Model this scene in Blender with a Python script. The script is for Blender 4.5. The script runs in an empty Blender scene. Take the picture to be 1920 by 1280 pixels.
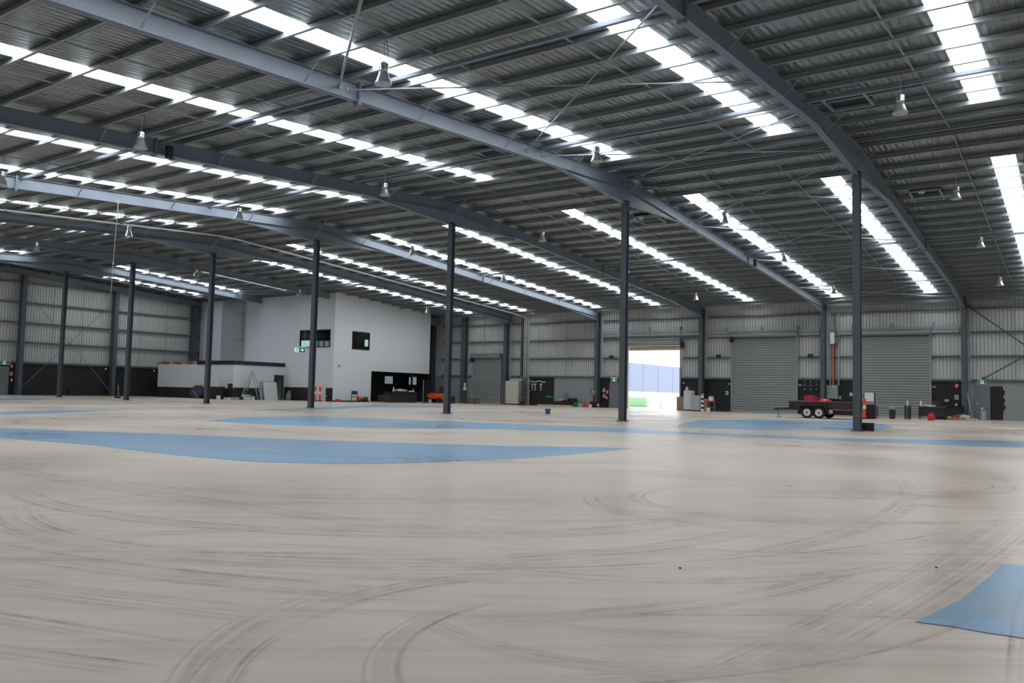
import bpy, bmesh, math, random
from mathutils import Vector, Matrix
random.seed(7)
R=math.radians
COL=bpy.context.scene.collection
SC=bpy.context.scene
# ------------------------------------------------------------------ layout of the shed (metres): X along the door wall, Y towards it, Z up
YC,YW=30.28,62.18                       # row of free-standing columns / door wall
XR=[-6.43,-15.43,-24.6,-33.93,-43.0,-51.58,-60.18]
XL,XRT,YF=-69.4,8.0,-2.0                # left wall, right wall, wall behind the camera
ZR=9.99
SF,SB=.068,.060
def ztop(y): return ZR-(SF*(YC-y) if y<YC else SB*(y-YC))     # top of the roof beams
PUR=.17                                  # purlin depth
def zsheet(y): return ztop(y)+PUR
# ------------------------------------------------------------------ materials
def s2l(c):
    c=c/255.
    return c/12.92 if c<=.04045 else ((c+.055)/1.055)**2.4
def rgb(h):
    if isinstance(h,str): h=tuple(int(h[i:i+2],16) for i in (0,2,4))
    return tuple(s2l(v) for v in h)+(1.,)
MATS={}
def mat(name,col,rough=.6,metal=0.,var=.12,scale=3.,bump=0.,emit=0.,spec=.5,stretch=None):
    if name in MATS: return MATS[name]
    m=bpy.data.materials.new(name); m.use_nodes=True
    nt=m.node_tree; N=nt.nodes; L=nt.links; b=N['Principled BSDF']
    c=rgb(col)
    b.inputs['Roughness'].default_value=rough; b.inputs['Metallic'].default_value=metal
    b.inputs['Specular IOR Level'].default_value=spec
    g=N.new('ShaderNodeNewGeometry'); mp=N.new('ShaderNodeMapping'); L.new(g.outputs['Position'],mp.inputs[0])
    if stretch: mp.inputs['Scale'].default_value=stretch
    n=N.new('ShaderNodeTexNoise'); n.inputs['Scale'].default_value=scale; n.inputs['Detail'].default_value=4
    L.new(mp.outputs[0],n.inputs['Vector'])
    mx=N.new('ShaderNodeMix'); mx.data_type='RGBA'
    mx.inputs[6].default_value=tuple(v*(1-var) for v in c[:3])+(1,); mx.inputs[7].default_value=tuple(min(1,v*(1+var)) for v in c[:3])+(1,)
    L.new(n.outputs['Fac'],mx.inputs[0]); L.new(mx.outputs[2],b.inputs['Base Color'])
    if bump:
        bp=N.new('ShaderNodeBump'); bp.inputs['Strength'].default_value=bump; bp.inputs['Distance'].default_value=.02
        L.new(n.outputs['Fac'],bp.inputs['Height']); L.new(bp.outputs[0],b.inputs['Normal'])
    if emit:
        b.inputs['Emission Color'].default_value=c; b.inputs['Emission Strength'].default_value=emit
    MATS[name]=m; return m
M_STEEL=mat('painted_steel',(120,130,143),.5,0,.08,2.)
M_COL=mat('column_paint',(78,85,96),.55,0,.08,2.)
M_GALV=mat('galvanised',(148,154,158),.45,.10,.12,2.)
M_CLAD=mat('wall_cladding',(186,191,189),.5,0,.05,.6)
M_CONC=mat('precast_concrete',(148,152,154),.8,0,.12,.7,.05)
M_BLACK=mat('black_paint',(30,31,33),.7,0,.15,2.)
M_ROLL=mat('roller_curtain',(138,145,145),.45,.1,.06,1.)
M_WHITE=mat('white_board',(214,220,226),.6,0,.03,.5)
M_WHITE2=mat('white_plastic',(225,228,230),.45,0,.03,2.)
M_DARK=mat('dark_trim',(34,34,44),.5)
M_GREY=mat('grey_door',(112,120,126),.5)
M_GREYL=mat('grey_light',(165,168,168),.5)
M_CREAM=mat('cream_enamel',(196,196,184),.5)
M_RED=mat('red_plastic',(196,38,52),.4)
M_REDD=mat('dark_red',(120,36,44),.5)
M_ORANGE=mat('orange_plastic',(232,84,40),.45)
M_BLUE=mat('blue_plastic',(38,84,150),.4)
M_NAVY=mat('navy_plastic',(40,46,62),.5)
M_GREEN=mat('green_plastic',(30,96,62),.5)
M_LEAF=mat('leaf_green',(62,82,52),.6,0,.4,6.)
M_WOOD=mat('timber',(176,140,104),.7,0,.2,5.)
M_WOODP=mat('pallet_timber',(184,146,124),.8,0,.25,4.)
M_RUB=mat('rubber',(24,24,26),.7)
M_RIM=mat('white_rim',(214,218,220),.4)
M_BROWN=mat('dark_brown_steel',(54,50,48),.5,.2,.15,4.)
M_TAN=mat('tan_board',(148,124,110),.7)
M_ALU=mat('aluminium',(188,192,190),.35,.7)
M_LAMP=mat('spun_aluminium',(214,216,218),.22,.85,.05,4.)
M_LGLASS=mat('lamp_glass',(170,176,180),.3)
M_PURPLE=mat('purple_canvas',(62,58,92),.6)
M_TEAL=mat('teal_tint',(90,110,112),.5)
M_SIGNG=mat('sign_green',(14,116,84),.4,emit=.35)
M_SIGNW=mat('sign_white',(232,246,240),.4,emit=.5)
M_CARD=mat('cardboard_cloth',(168,110,72),.9,0,.35,6.)
M_CLOTH=mat('pale_cloth',(186,186,180),.9,0,.2,5.)
M_GREENL=mat('pale_green_cloth',(170,196,150),.8,0,.3,6.)
M_CABO=mat('orange_cable',(206,112,72),.6)
M_SKIRTG=mat('green_edge',(40,92,62),.6)
# foil blanket under the roof sheets
def foil():
    m=bpy.data.materials.new('foil_blanket'); m.use_nodes=True; nt=m.node_tree; N=nt.nodes; L=nt.links; b=N['Principled BSDF']
    b.inputs['Metallic'].default_value=.75; b.inputs['Roughness'].default_value=.33
    g=N.new('ShaderNodeNewGeometry'); sp=N.new('ShaderNodeSeparateXYZ'); L.new(g.outputs['Position'],sp.inputs[0])
    def mth(op,a,bv=None):
        n=N.new('ShaderNodeMath'); n.operation=op
        for i,v in enumerate((a,bv)):
            if v is None: continue
            if isinstance(v,(int,float)): n.inputs[i].default_value=v
            else: L.new(v,n.inputs[i])
        return n.outputs[0]
    x,y=sp.outputs[0],sp.outputs[1]
    ribs=mth('SINE',mth('MULTIPLY',x,2*math.pi/.19))
    mp=N.new('ShaderNodeMapping'); mp.inputs['Scale'].default_value=(3.2,.55,1); L.new(g.outputs['Position'],mp.inputs[0])
    n1=N.new('ShaderNodeTexNoise'); n1.inputs['Scale'].default_value=1.6; n1.inputs['Detail'].default_value=3; L.new(mp.outputs[0],n1.inputs['Vector'])
    h=mth('ADD',mth('MULTIPLY',ribs,.22),mth('MULTIPLY',n1.outputs['Fac'],2.2))
    bp=N.new('ShaderNodeBump'); bp.inputs['Strength'].default_value=.55; bp.inputs['Distance'].default_value=.06
    L.new(h,bp.inputs['Height']); L.new(bp.outputs[0],b.inputs['Normal'])
    # safety mesh wires 0.3 m x 0.15 m printed as darker lines
    fx=mth('LESS_THAN',mth('FRACT',mth('MULTIPLY',x,1/.15)),.07); fy=mth('LESS_THAN',mth('FRACT',mth('MULTIPLY',y,1/.3)),.035)
    ln=mth('MAXIMUM',fx,fy)
    n2=N.new('ShaderNodeTexNoise'); n2.inputs['Scale'].default_value=.8; L.new(g.outputs['Position'],n2.inputs['Vector'])
    c1=N.new('ShaderNodeMix'); c1.data_type='RGBA'; c1.inputs[6].default_value=rgb((128,136,136)); c1.inputs[7].default_value=rgb((172,178,178)); L.new(n2.outputs['Fac'],c1.inputs[0])
    c2=N.new('ShaderNodeMix'); c2.data_type='RGBA'; c2.inputs[7].default_value=rgb((96,98,100)); L.new(c1.outputs[2],c2.inputs[6]); L.new(ln,c2.inputs[0])
    L.new(c2.outputs[2],b.inputs['Base Color']); return m
M_FOIL=foil()
def skylight_mat():
    m=bpy.data.materials.new('translucent_roof_sheet'); m.use_nodes=True; b=m.node_tree.nodes['Principled BSDF']
    b.inputs['Base Color'].default_value=(.8,.82,.85,1); b.inputs['Emission Color'].default_value=(.93,.965,1.,1); b.inputs['Emission Strength'].default_value=SKY_E
    return m
SKY_E=8.8
M_SKY=skylight_mat()
ARCS=[(-1.34,3.00,1.655,-0.9900,-0.1413,0.70,.07),(-8.51,9.36,7.893,0.8593,-0.5115,0.955,.10),(-5.63,6.35,3.441,0.3598,-0.9330,0.74,.13),
(-6.46,10.89,8.478,0.2535,-0.9673,0.987,.11),(-10.58,23.75,22.521,0.2944,-0.9557,0.9994,.09),(-22.60,58.42,60.,0.3230,-0.9464,0.99998,.05),
(-4.07,5.19,3.595,0.8641,-0.5033,0.95,.05),(-4.97,5.70,3.761,0.9068,-0.4216,0.95,.07),(-2.56,8.38,1.365,-0.4392,-0.8984,0.2,.06),
(-2.60,8.19,1.72,-0.4421,-0.8970,0.68,.06),(-6.05,7.09,3.327,0.9026,-0.4304,0.965,.12),(-5.75,6.58,3.563,0.9356,-0.3531,0.94,.08),
(-7.37,35.31,30.713,-0.0027,-1.0,0.993,.10),(-6.78,8.18,4.573,0.2543,-0.9671,0.87,.09),(-13.69,8.33,12.206,1.0,0.0044,0.96,.08),
(35.24,5.58,35.526,-0.9996,-0.0297,0.9994,.02),(-2.82,11.94,1.988,0.8940,-0.4480,0.78,.12),(-1.27,3.14,1.204,-0.9366,-0.3505,0.86,.05),
(-1.36,3.20,1.847,-0.8440,-0.5363,0.93,.06),(-18.52,59.96,60.,0.2497,-0.9683,0.99995,.06),(-56.56,11.37,56.146,0.9949,-0.1010,0.9988,.14),
(-9.0,11.,6.2,0.45,-0.89,0.9,.10),(-12.,16.,7.5,0.5,-0.86,0.88,.14),(-3.2,6.2,2.2,0.6,-0.8,0.75,.05),(-14.,22.,9.,-.2,-.98,.9,.15),(-20.,20.,8.,.6,-.8,.85,.16),(-1.9,4.1,1.3,.2,-.98,.8,.05),(-2.4,10.9,1.2,.7,-.7,.6,.10),(-1.2,10.2,.9,.5,-.86,.5,.07)]
_r=random.Random(21); MORE=[]
for _k in range(14):      # fainter wide sweeps of tyres over the near floor
    _a=R(38+_r.uniform(-16,16)); _m=Vector((-3.2,5.2))+Vector((_r.uniform(-2.8,3.),_r.uniform(-2.6,5.)))
    _rr=_r.uniform(4,14); _s=1 if _r.random()<.75 else -1; _n=Vector((-math.sin(_a),math.cos(_a)))*_s
    _c=_m+_n*_rr; MORE.append((_c.x,_c.y,_rr,-_n.x,-_n.y,1-_r.uniform(.6,1.8)**2/(2*_rr*_rr),_r.uniform(.03,.07)))
def floor_mat(blue,tracks=True):
    m=bpy.data.materials.new(('floor_blue_paint' if blue else 'floor_concrete')+('' if tracks else '_far')); m.use_nodes=True; nt=m.node_tree; N=nt.nodes; L=nt.links; b=N['Principled BSDF']
    g=N.new('ShaderNodeNewGeometry'); P=g.outputs['Position']
    sp=N.new('ShaderNodeSeparateXYZ'); L.new(P,sp.inputs[0])
    def mth(op,a,bv=None,cv=None,clamp=False):
        n=N.new('ShaderNodeMath'); n.operation=op; n.use_clamp=clamp
        for i,v in enumerate((a,bv,cv)):
            if v is None: continue
            if isinstance(v,(int,float)): n.inputs[i].default_value=v
            else: L.new(v,n.inputs[i])
        return n.outputs[0]
    def noise(scale,det=3,st=None,rough=.55):
        n=N.new('ShaderNodeTexNoise'); n.inputs['Scale'].default_value=scale; n.inputs['Detail'].default_value=det; n.inputs['Roughness'].default_value=rough
        if st:
            mp=N.new('ShaderNodeMapping'); mp.vector_type='TEXTURE'; mp.inputs['Scale'].default_value=st[:3]; mp.inputs['Rotation'].default_value=(0,0,st[3]); L.new(P,mp.inputs[0]); L.new(mp.outputs[0],n.inputs['Vector'])
        else: L.new(P,n.inputs['Vector'])
        return n.outputs['Fac']
    def mix(f,a,c):
        n=N.new('ShaderNodeMix'); n.data_type='RGBA'
        for i,v in ((0,f),(6,a),(7,c)):
            if isinstance(v,(tuple,float,int)): n.inputs[i].default_value=v
            else: L.new(v,n.inputs[i])
        return n.outputs[2]
    def ramp(v,lo,hi): 
        n=N.new('ShaderNodeMapRange'); n.clamp=True; n.inputs[1].default_value=lo; n.inputs[2].default_value=hi; L.new(v,n.inputs[0]); return n.outputs[0]
    big=noise(.22,4); fine=noise(5.,5); streak=noise(1.,5,(3.4,.16,1,R(38)),.66); streak2=noise(1.3,5,(2.4,.07,1,R(28)),.66)
    wob=mth('MULTIPLY',mth('SUBTRACT',noise(1.3,2),.5),.10)
    if blue: c=mix(ramp(big,.35,.65),rgb((92,148,188)),rgb((116,168,204)))
    else: c=mix(ramp(big,.35,.65),rgb((196,183,168)),rgb((213,202,188)))
    c=mix(mth('MULTIPLY',ramp(streak,.48,.80),.46),c,rgb((136,112,94))); c=mix(mth('MULTIPLY',ramp(streak2,.50,.82),.22),c,rgb((132,108,90)))
    c=mix(mth('MULTIPLY',ramp(fine,.55,.85),.16),c,rgb((226,220,210))); c=mix(mth('MULTIPLY',ramp(noise(.35,5),.48,.70),.30),c,rgb((154,130,110)))
    # curved tyre tracks
    tot=0.; pn=noise(2.2,4)
    patch=ramp(pn,.36,.6); gr=ramp(noise(9.,3),.34,.62)
    for (cx,cy,rr,dx,dy,cm,w) in (ARCS+MORE if tracks else []):
        v=N.new('ShaderNodeVectorMath'); v.operation='SUBTRACT'; L.new(P,v.inputs[0]); v.inputs[1].default_value=(cx,cy,0)
        ln=N.new('ShaderNodeVectorMath'); ln.operation='LENGTH'; L.new(v.outputs[0],ln.inputs[0])
        dt=N.new('ShaderNodeVectorMath'); dt.operation='DOT_PRODUCT'; L.new(v.outputs[0],dt.inputs[0]); dt.inputs[1].default_value=(dx,dy,0)
        ca=mth('DIVIDE',dt.outputs['Value'],ln.outputs['Value'])
        am=ramp(ca,cm-(1-cm)*.6,cm+(1-cm)*.5)
        d=mth('ABSOLUTE',mth('ADD',mth('SUBTRACT',ln.outputs['Value'],rr),wob if w>.06 else 0.))
        # two darker edges with a paler middle: the print of a tyre
        e=ramp(mth('ABSOLUTE',mth('SUBTRACT',d,w)),w*.75,w*.12)
        f=ramp(d,w*1.5,w*.5)
        nn=N.new('ShaderNodeTexNoise'); nn.noise_dimensions='1D'; nn.inputs['Scale'].default_value=1.; nn.inputs['Detail'].default_value=2
        L.new(mth('MULTIPLY',mth('ADD',ln.outputs['Value'],cx),30.),nn.inputs['W'])
        k=mth('MULTIPLY',mth('MULTIPLY',mth('MAXIMUM',mth('MULTIPLY',e,1.),mth('MULTIPLY',f,.55)),ramp(nn.outputs['Fac'],.36,.62)),am)
        tot=mth('MAXIMUM',tot,k)
    if tracks: tr=mth('MULTIPLY',mth('MULTIPLY',tot,mth('ADD',mth('MULTIPLY',patch,.75),.25)),mth('ADD',mth('MULTIPLY',gr,.5),.5))
    if tracks: c=mix(mth('MULTIPLY',tr,.85),c,rgb((110,84,68)))
    # saw-cut joints of the slab
    j1=mth('LESS_THAN',mth('ABSOLUTE',mth('SUBTRACT',mth('PINGPONG',mth('ADD',sp.outputs[0],7.27),6.),0.)),.012)
    j2=mth('LESS_THAN',mth('ABSOLUTE',mth('PINGPONG',mth('SUBTRACT',sp.outputs[1],10.2),5.)),.012)
    c=mix(mth('MULTIPLY',mth('MAXIMUM',j1,j2),.55),c,rgb((104,82,74)))
    # pale scuffs
    def seg(a,b_,w):
        d=Vector(b_)-Vector(a); l=d.length; d.normalize()
        v=N.new('ShaderNodeVectorMath'); v.operation='SUBTRACT'; L.new(P,v.inputs[0]); v.inputs[1].default_value=(a[0],a[1],0)
        def dot(k):
            n=N.new('ShaderNodeVectorMath'); n.operation='DOT_PRODUCT'; L.new(v.outputs[0],n.inputs[0]); n.inputs[1].default_value=k; return n.outputs['Value']
        al=dot((d.x,d.y,0)); ac=mth('ABSOLUTE',mth('ADD',dot((-d.y,d.x,0)),mth('MULTIPLY',wob,.25)))
        return mth('MULTIPLY',ramp(ac,w,w*.3),mth('MULTIPLY',ramp(al,-.05,.1),ramp(al,l+.05,l-.1)))
    if not blue:
        c=mix(mth('MULTIPLY',mth('MULTIPLY',seg((-2.57,1.96),(-2.48,2.87),.035),ramp(gr,0.,1.)),.7),c,rgb((206,198,184)))
    L.new(c,b.inputs['Base Color'])
    rg=N.new('ShaderNodeMapRange'); rg.inputs[1].default_value=.3; rg.inputs[2].default_value=.7; rg.inputs[3].default_value=.24; rg.inputs[4].default_value=.40; L.new(big,rg.inputs[0]); L.new(rg.outputs[0],b.inputs['Roughness'])
    b.inputs['Specular IOR Level'].default_value=.45
    return m
M_FLOOR=floor_mat(False); M_FLOORF=floor_mat(False,False); M_FBLUE=floor_mat(True,False); M_FBLUEN=floor_mat(True)
# ------------------------------------------------------------------ mesh helpers
class MB:
    def __init__(s): s.bm=bmesh.new(); s.mi=0
    def _f(s,vs):
        try:
            f=s.bm.faces.new(vs); f.material_index=s.mi; return f
        except ValueError: return None
    def box(s,x0,x1,y0,y1,z0,z1,M=None):
        v=[Vector((x,y,z)) for x in (x0,x1) for y in (y0,y1) for z in (z0,z1)]
        if M: v=[M@p for p in v]
        v=[s.bm.verts.new(p) for p in v]
        for q in ((0,1,3,2),(4,6,7,5),(0,4,5,1),(2,3,7,6),(0,2,6,4),(1,5,7,3)): s._f([v[i] for i in q])
        return s
    def cbox(s,c,d,rz=0.,rx=0.,ry=0.):
        M=Matrix.Translation(c)@Matrix.Rotation(rz,4,'Z')@Matrix.Rotation(ry,4,'Y')@Matrix.Rotation(rx,4,'X')
        return s.box(-d[0]/2,d[0]/2,-d[1]/2,d[1]/2,-d[2]/2,d[2]/2,M)
    def rbox(s,x0,x1,y0,y1,z0,z1,b=.02,seg=2):
        t=bmesh.new(); bmesh.ops.create_cube(t,size=1)
        for v in t.verts: v.co=Vector(((x0+x1)/2+v.co.x*(x1-x0),(y0+y1)/2+v.co.y*(y1-y0),(z0+z1)/2+v.co.z*(z1-z0)))
        bmesh.ops.bevel(t,geom=list(t.edges),offset=b,segments=seg,affect='EDGES',profile=.6)
        s.merge(t); return s
    def merge(s,t,M=None):
        mp={}
        for v in t.verts: mp[v]=s.bm.verts.new(M@v.co if M else v.co)
        for f in t.faces: s._f([mp[v] for v in f.verts])
        t.free()
    def tube(s,p,q,r,n=8,r2=None):
        p,q=Vector(p),Vector(q); d=q-p
        if d.length<1e-6: return s
        a=d.orthogonal().normalized(); c=d.cross(a).normalized(); r2=r if r2 is None else r2
        A=[s.bm.verts.new(p+(a*math.cos(2*math.pi*i/n)+c*math.sin(2*math.pi*i/n))*r) for i in range(n)]
        B=[s.bm.verts.new(q+(a*math.cos(2*math.pi*i/n)+c*math.sin(2*math.pi*i/n))*r2) for i in range(n)]
        for i in range(n): s._f([A[i],A[(i+1)%n],B[(i+1)%n],B[i]])
        s._f(A[::-1]); s._f(B); return s
    def path(s,pts,r,n=8):
        for a,b in zip(pts,pts[1:]): s.tube(a,b,r,n)
        return s
    def bar(s,p,q,w,h,up=(0,0,1)):
        p,q=Vector(p),Vector(q); d=(q-p); l=d.length; d.normalize(); u=Vector(up)
        if abs(d.dot(u))>.98: u=Vector((1,0,0))
        sd=d.cross(u).normalized(); u=sd.cross(d)
        M=Matrix((( d.x,sd.x,u.x,p.x),(d.y,sd.y,u.y,p.y),(d.z,sd.z,u.z,p.z),(0,0,0,1)))
        return s.box(0,l,-w/2,w/2,-h/2,h/2,M)
    def lathe(s,prof,c=(0,0,0),n=20,M=None,cap=True):
        rings=[]
        for r,z in prof:
            rings.append([s.bm.verts.new((M@Vector((r*math.cos(2*math.pi*i/n),r*math.sin(2*math.pi*i/n),z)) if M else Vector((c[0]+r*math.cos(2*math.pi*i/n),c[1]+r*math.sin(2*math.pi*i/n),c[2]+z)))) for i in range(n)])
        for A,B in zip(rings,rings[1:]):
            for i in range(n): s._f([A[i],A[(i+1)%n],B[(i+1)%n],B[i]])
        if cap: s._f(rings[0][::-1]); s._f(rings[-1])
        return s
    def prism(s,poly,off,ax='y',base=0.):
        # poly: 2D outline; extruded along axis ax from base to base+off
        def P(a,b,t): return {'y':(a,base+t,b),'x':(base+t,a,b),'z':(a,b,base+t)}[ax]
        A=[s.bm.verts.new(P(a,b,0)) for a,b in poly]; B=[s.bm.verts.new(P(a,b,off)) for a,b in poly]
        n=len(poly); s._f(A); s._f(B[::-1])
        for i in range(n): s._f([A[i],A[(i+1)%n],B[(i+1)%n],B[i]])
        return s
    def torus(s,c,Rr,r,ax='z',n=24,m=8):
        rg=[]
        for i in range(n):
            a=2*math.pi*i/n; row=[]
            for j in range(m):
                t=2*math.pi*j/m; u=(Rr+r*math.cos(t)); w=r*math.sin(t)
                p={'z':(u*math.cos(a),u*math.sin(a),w),'y':(u*math.cos(a),w,u*math.sin(a)),'x':(w,u*math.cos(a),u*math.sin(a))}[ax]
                row.append(s.bm.verts.new(Vector(c)+Vector(p)))
            rg.append(row)
        for i in range(n):
            for j in range(m): s._f([rg[i][j],rg[(i+1)%n][j],rg[(i+1)%n][(j+1)%m],rg[i][(j+1)%m]])
        return s
    def blob(s,c,rad,sub=2,jit=.15,seed=0):
        t=bmesh.new(); bmesh.ops.create_icosphere(t,subdivisions=sub,radius=1); rnd=random.Random(seed)
        for v in t.verts:
            k=1+rnd.uniform(-jit,jit); v.co=Vector((c[0]+v.co.x*rad[0]*k,c[1]+v.co.y*rad[1]*k,c[2]+v.co.z*rad[2]*k))
        s.merge(t); return s
    def build(s,name,m,parent=None,smooth=False,loc=None):
        bmesh.ops.recalc_face_normals(s.bm,faces=s.bm.faces)
        me=bpy.data.meshes.new(name); s.bm.to_mesh(me); s.bm.free()
        for k in (m if isinstance(m,(list,tuple)) else [m]): me.materials.append(k)
        if smooth:
            for p in me.polygons: p.use_smooth=True
            me.set_sharp_from_angle(angle=R(40))
        o=bpy.data.objects.new(name,me); COL.objects.link(o)
        if parent: o.parent=parent
        if loc: o.location=loc
        return o
def tag(o,label=None,cat=None,group=None,kind=None):
    if label: o['label']=label
    if cat: o['category']=cat
    if group: o['group']=group
    if kind: o['kind']=kind
    return o
def thing(name,label,cat,loc=(0,0,0),rz=0.,group=None):
    o=bpy.data.objects.new(name,None); COL.objects.link(o); o.empty_display_size=.2
    o.location=loc; o.rotation_euler=(0,0,rz); return tag(o,label,cat,group)
def struct(mb,name,m,label=None,cat=None,**k):
    return tag(mb.build(name,m,**k),label,cat,None,'structure')
def kids(o): return [c for c in bpy.data.objects if c.parent==o]
def dup(o,parent=None):
    c=o.copy(); COL.objects.link(c); c.parent=parent
    for ch in kids(o): dup(ch,c)
    return c
# camera
cam=bpy.data.cameras.new('camera'); co=bpy.data.objects.new('camera',cam); COL.objects.link(co); SC.camera=co
cam.sensor_width=36.; cam.lens=1549.444/1920*36.; cam.clip_start=.05; cam.clip_end=600
yaw,pitch,roll=-.6057,.0624,.023
cy,sy,cp,spp=math.cos(yaw),math.sin(yaw),math.cos(pitch),math.sin(pitch)
fw=Vector((sy*cp,cy*cp,spp)); rt=Vector((cy,-sy,0)); up=rt.cross(fw)
r2=math.cos(roll)*rt+math.sin(roll)*up; u2=-math.sin(roll)*rt+math.cos(roll)*up
CAMP=Vector((0,0,1.0309))
co.matrix_world=Matrix(((r2.x,u2.x,-fw.x,CAMP.x),(r2.y,u2.y,-fw.y,CAMP.y),(r2.z,u2.z,-fw.z,CAMP.z),(0,0,0,1)))
def ux(u,Y,z=0.6):
    """X of the place at depth Y that stands at column u of the photograph"""
    # intersect the vertical plane through image column u (at height z) with Y
    v=737+.023*(u-960)
    for _ in range(4):
        d=fw+r2*((u-960)/1549.444)-u2*((v-640)/1549.444); t=Y/d.y; zz=1.0309+t*d.z; v+=(zz-z)*1549.444/(t)
    return t*d.x
# ------------------------------------------------------------------ FLOOR
f=MB(); gx=[XL-.3,-22.,4.5,XRT+.3]; gy=[YF-.3,26.,YW+.25]
for i in range(3):
    for j in range(2):
        f.mi=0 if (i==1 and j==0) else 1
        f._f([f.bm.verts.new(p) for p in ((gx[i],gy[j],0),(gx[i+1],gy[j],0),(gx[i+1],gy[j+1],0),(gx[i],gy[j+1],0))])
bmesh.ops.remove_doubles(f.bm,verts=f.bm.verts,dist=.001); f.mi=1; f.box(XL-.3,XRT+.3,YF-.3,YW+.25,-.2,-.01)
struct(f,'floor',[M_FLOOR,M_FLOORF],'dusty beige concrete floor with curved tyre marks','floor')
BLUE=[
 ('big curved strip of sky blue floor paint crossing the middle of the floor',[(-20.45,8.56),(-17.25,7.23),(-16.43,7.24),(-13.9,7.48),(-11.09,7.33),(-9.43,7.47),(-8.56,8.04),(-7.98,8.92),(-7.42,10.78),(-7.29,12.94),(-7.37,14.89),(-8.11,14.38),(-9.21,13.38),(-10.61,12.47),(-13.0,11.32),(-16.13,10.27),(-18.37,9.17)]),
 ('long thin band of blue floor paint in front of the columns running to the right edge',[(-21.42,15.08),(-23.44,17.84),(-23.74,21.4),(-20.2,22.22),(-15.96,23.16),(-12.26,23.8),(-9.81,23.16),(-5.24,24.15),(-1.42,27.75),(-1.21,23.6),(-4.86,22.41),(-9.24,21.83),(-10.83,21.03),(-13.39,19.43),(-15.93,16.47),(-18.69,15.11)]),
 ('blue painted floor patch between the open door and the black speaker box',[(-12.21,28.44),(-14.43,35.88),(-13.65,40.9),(-9.58,44.2),(-7.37,40.28),(-6.38,36.55),(-6.38,31.96),(-9.09,27.24),(-11.36,26.45)]),
 ('faint blue floor stripe at the left edge, nearer of the two',[(-29.34,11.94),(-30.18,13.26),(-31.75,15.8),(-31.94,17.53),(-31.6,18.65),(-30.52,16.75),(-28.6,14.24),(-27.76,12.2),(-26.31,10.71)]),
 ('thin blue floor stripe at the left edge close to the black dado wall',[(-53.11,22.12),(-56.01,27.48),(-54.08,27.2),(-50.25,23.75),(-48.71,20.29)]),
 ('pale blue floor stripe passing the foot of the column under the exit sign',[(-30.58,23.82),(-32.03,25.25),(-32.63,28.34),(-35.86,33.51),(-40.25,41.53),(-36.97,46.22),(-35.03,43.81),(-35.24,36.37),(-32.41,31.05),(-29.9,25.97)]),
 ('bright blue painted triangle in the bottom right corner of the floor',[(-0.67,4.35),(-0.61,4.66),(-0.55,4.99),(-0.49,5.69),(-0.45,6.27),(.9,6.38),(1.2,4.45),(-0.1,4.37),(-0.24,4.37),(-0.38,4.36),(-0.53,4.37)])]
for lb,p in BLUE:
    b=MB(); b.prism(p,.003,'z',.0005); struct(b,'floor_marking',M_FBLUEN if lb[:3] in ('big','bri') else M_FBLUE,lb,'floor paint')
for lb,a,c,w in (('thin white painted line on the floor at the left edge',(-11.75,5.19),(-11.35,6.09),.03),):
    d=Vector((c[0]-a[0],c[1]-a[1])); nn=Vector((-d.y,d.x)).normalized()*w/2
    b=MB(); b.prism([(a[0]+nn.x,a[1]+nn.y),(c[0]+nn.x*.6,c[1]+nn.y*.6),(c[0]-nn.x*.6,c[1]-nn.y*.6),(a[0]-nn.x,a[1]-nn.y)],.003,'z',.0005)
    struct(b,'floor_marking',mat('white_line' if 'white' in lb else 'scuff',(216,216,210) if 'white' in lb else (200,192,180),.7,0,.1,9.),lb,'floor paint')
# ------------------------------------------------------------------ ROOF SHEETS + SKYLIGHTS
SKX=[3.9,-2.25,-8.2,-14.1,-20.4,-27.9,-33.2,-40.5,-46.5,-54.0,-59.9,-65.6]; SW=.38
NEAR=(2.2,27.7); FAR=(33.8,60.9); MID=45.2
c=MB(); ys=sorted({YF-.3,NEAR[0],NEAR[1],YC,FAR[0],MID,FAR[1],YW+.3})
xs=[XL-.3]+sorted([x-SW for x in SKX]+[x+SW for x in SKX])+[XRT+.3]
for i in range(len(xs)-1):
    sk=any(abs((xs[i]+xs[i+1])/2-x)<.01 for x in SKX)
    for y0,y1 in zip(ys,ys[1:]):
        if sk and ((y0>=NEAR[0] and y1<=NEAR[1]) or (y0>=FAR[0] and y1<=(MID if xs[i]<-52 else FAR[1]))): continue
        for k,dz in ((0,0.),(1,.12)):
            c._f([c.bm.verts.new((x,y,zsheet(y)+dz)) for x,y in ((xs[i],y0),(xs[i+1],y0),(xs[i+1],y1),(xs[i],y1))][::(1 if k else -1)])
        if sk: continue
bmesh.ops.remove_doubles(c.bm,verts=c.bm.verts,dist=.0005)
me=c.bm; o=c.build('ceiling',M_FOIL); tag(o,'roof lining of silvery foil blanket between the purlins','ceiling',None,'structure')
for p in o.data.polygons:          # undersides face down
    pass
n=0
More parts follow.
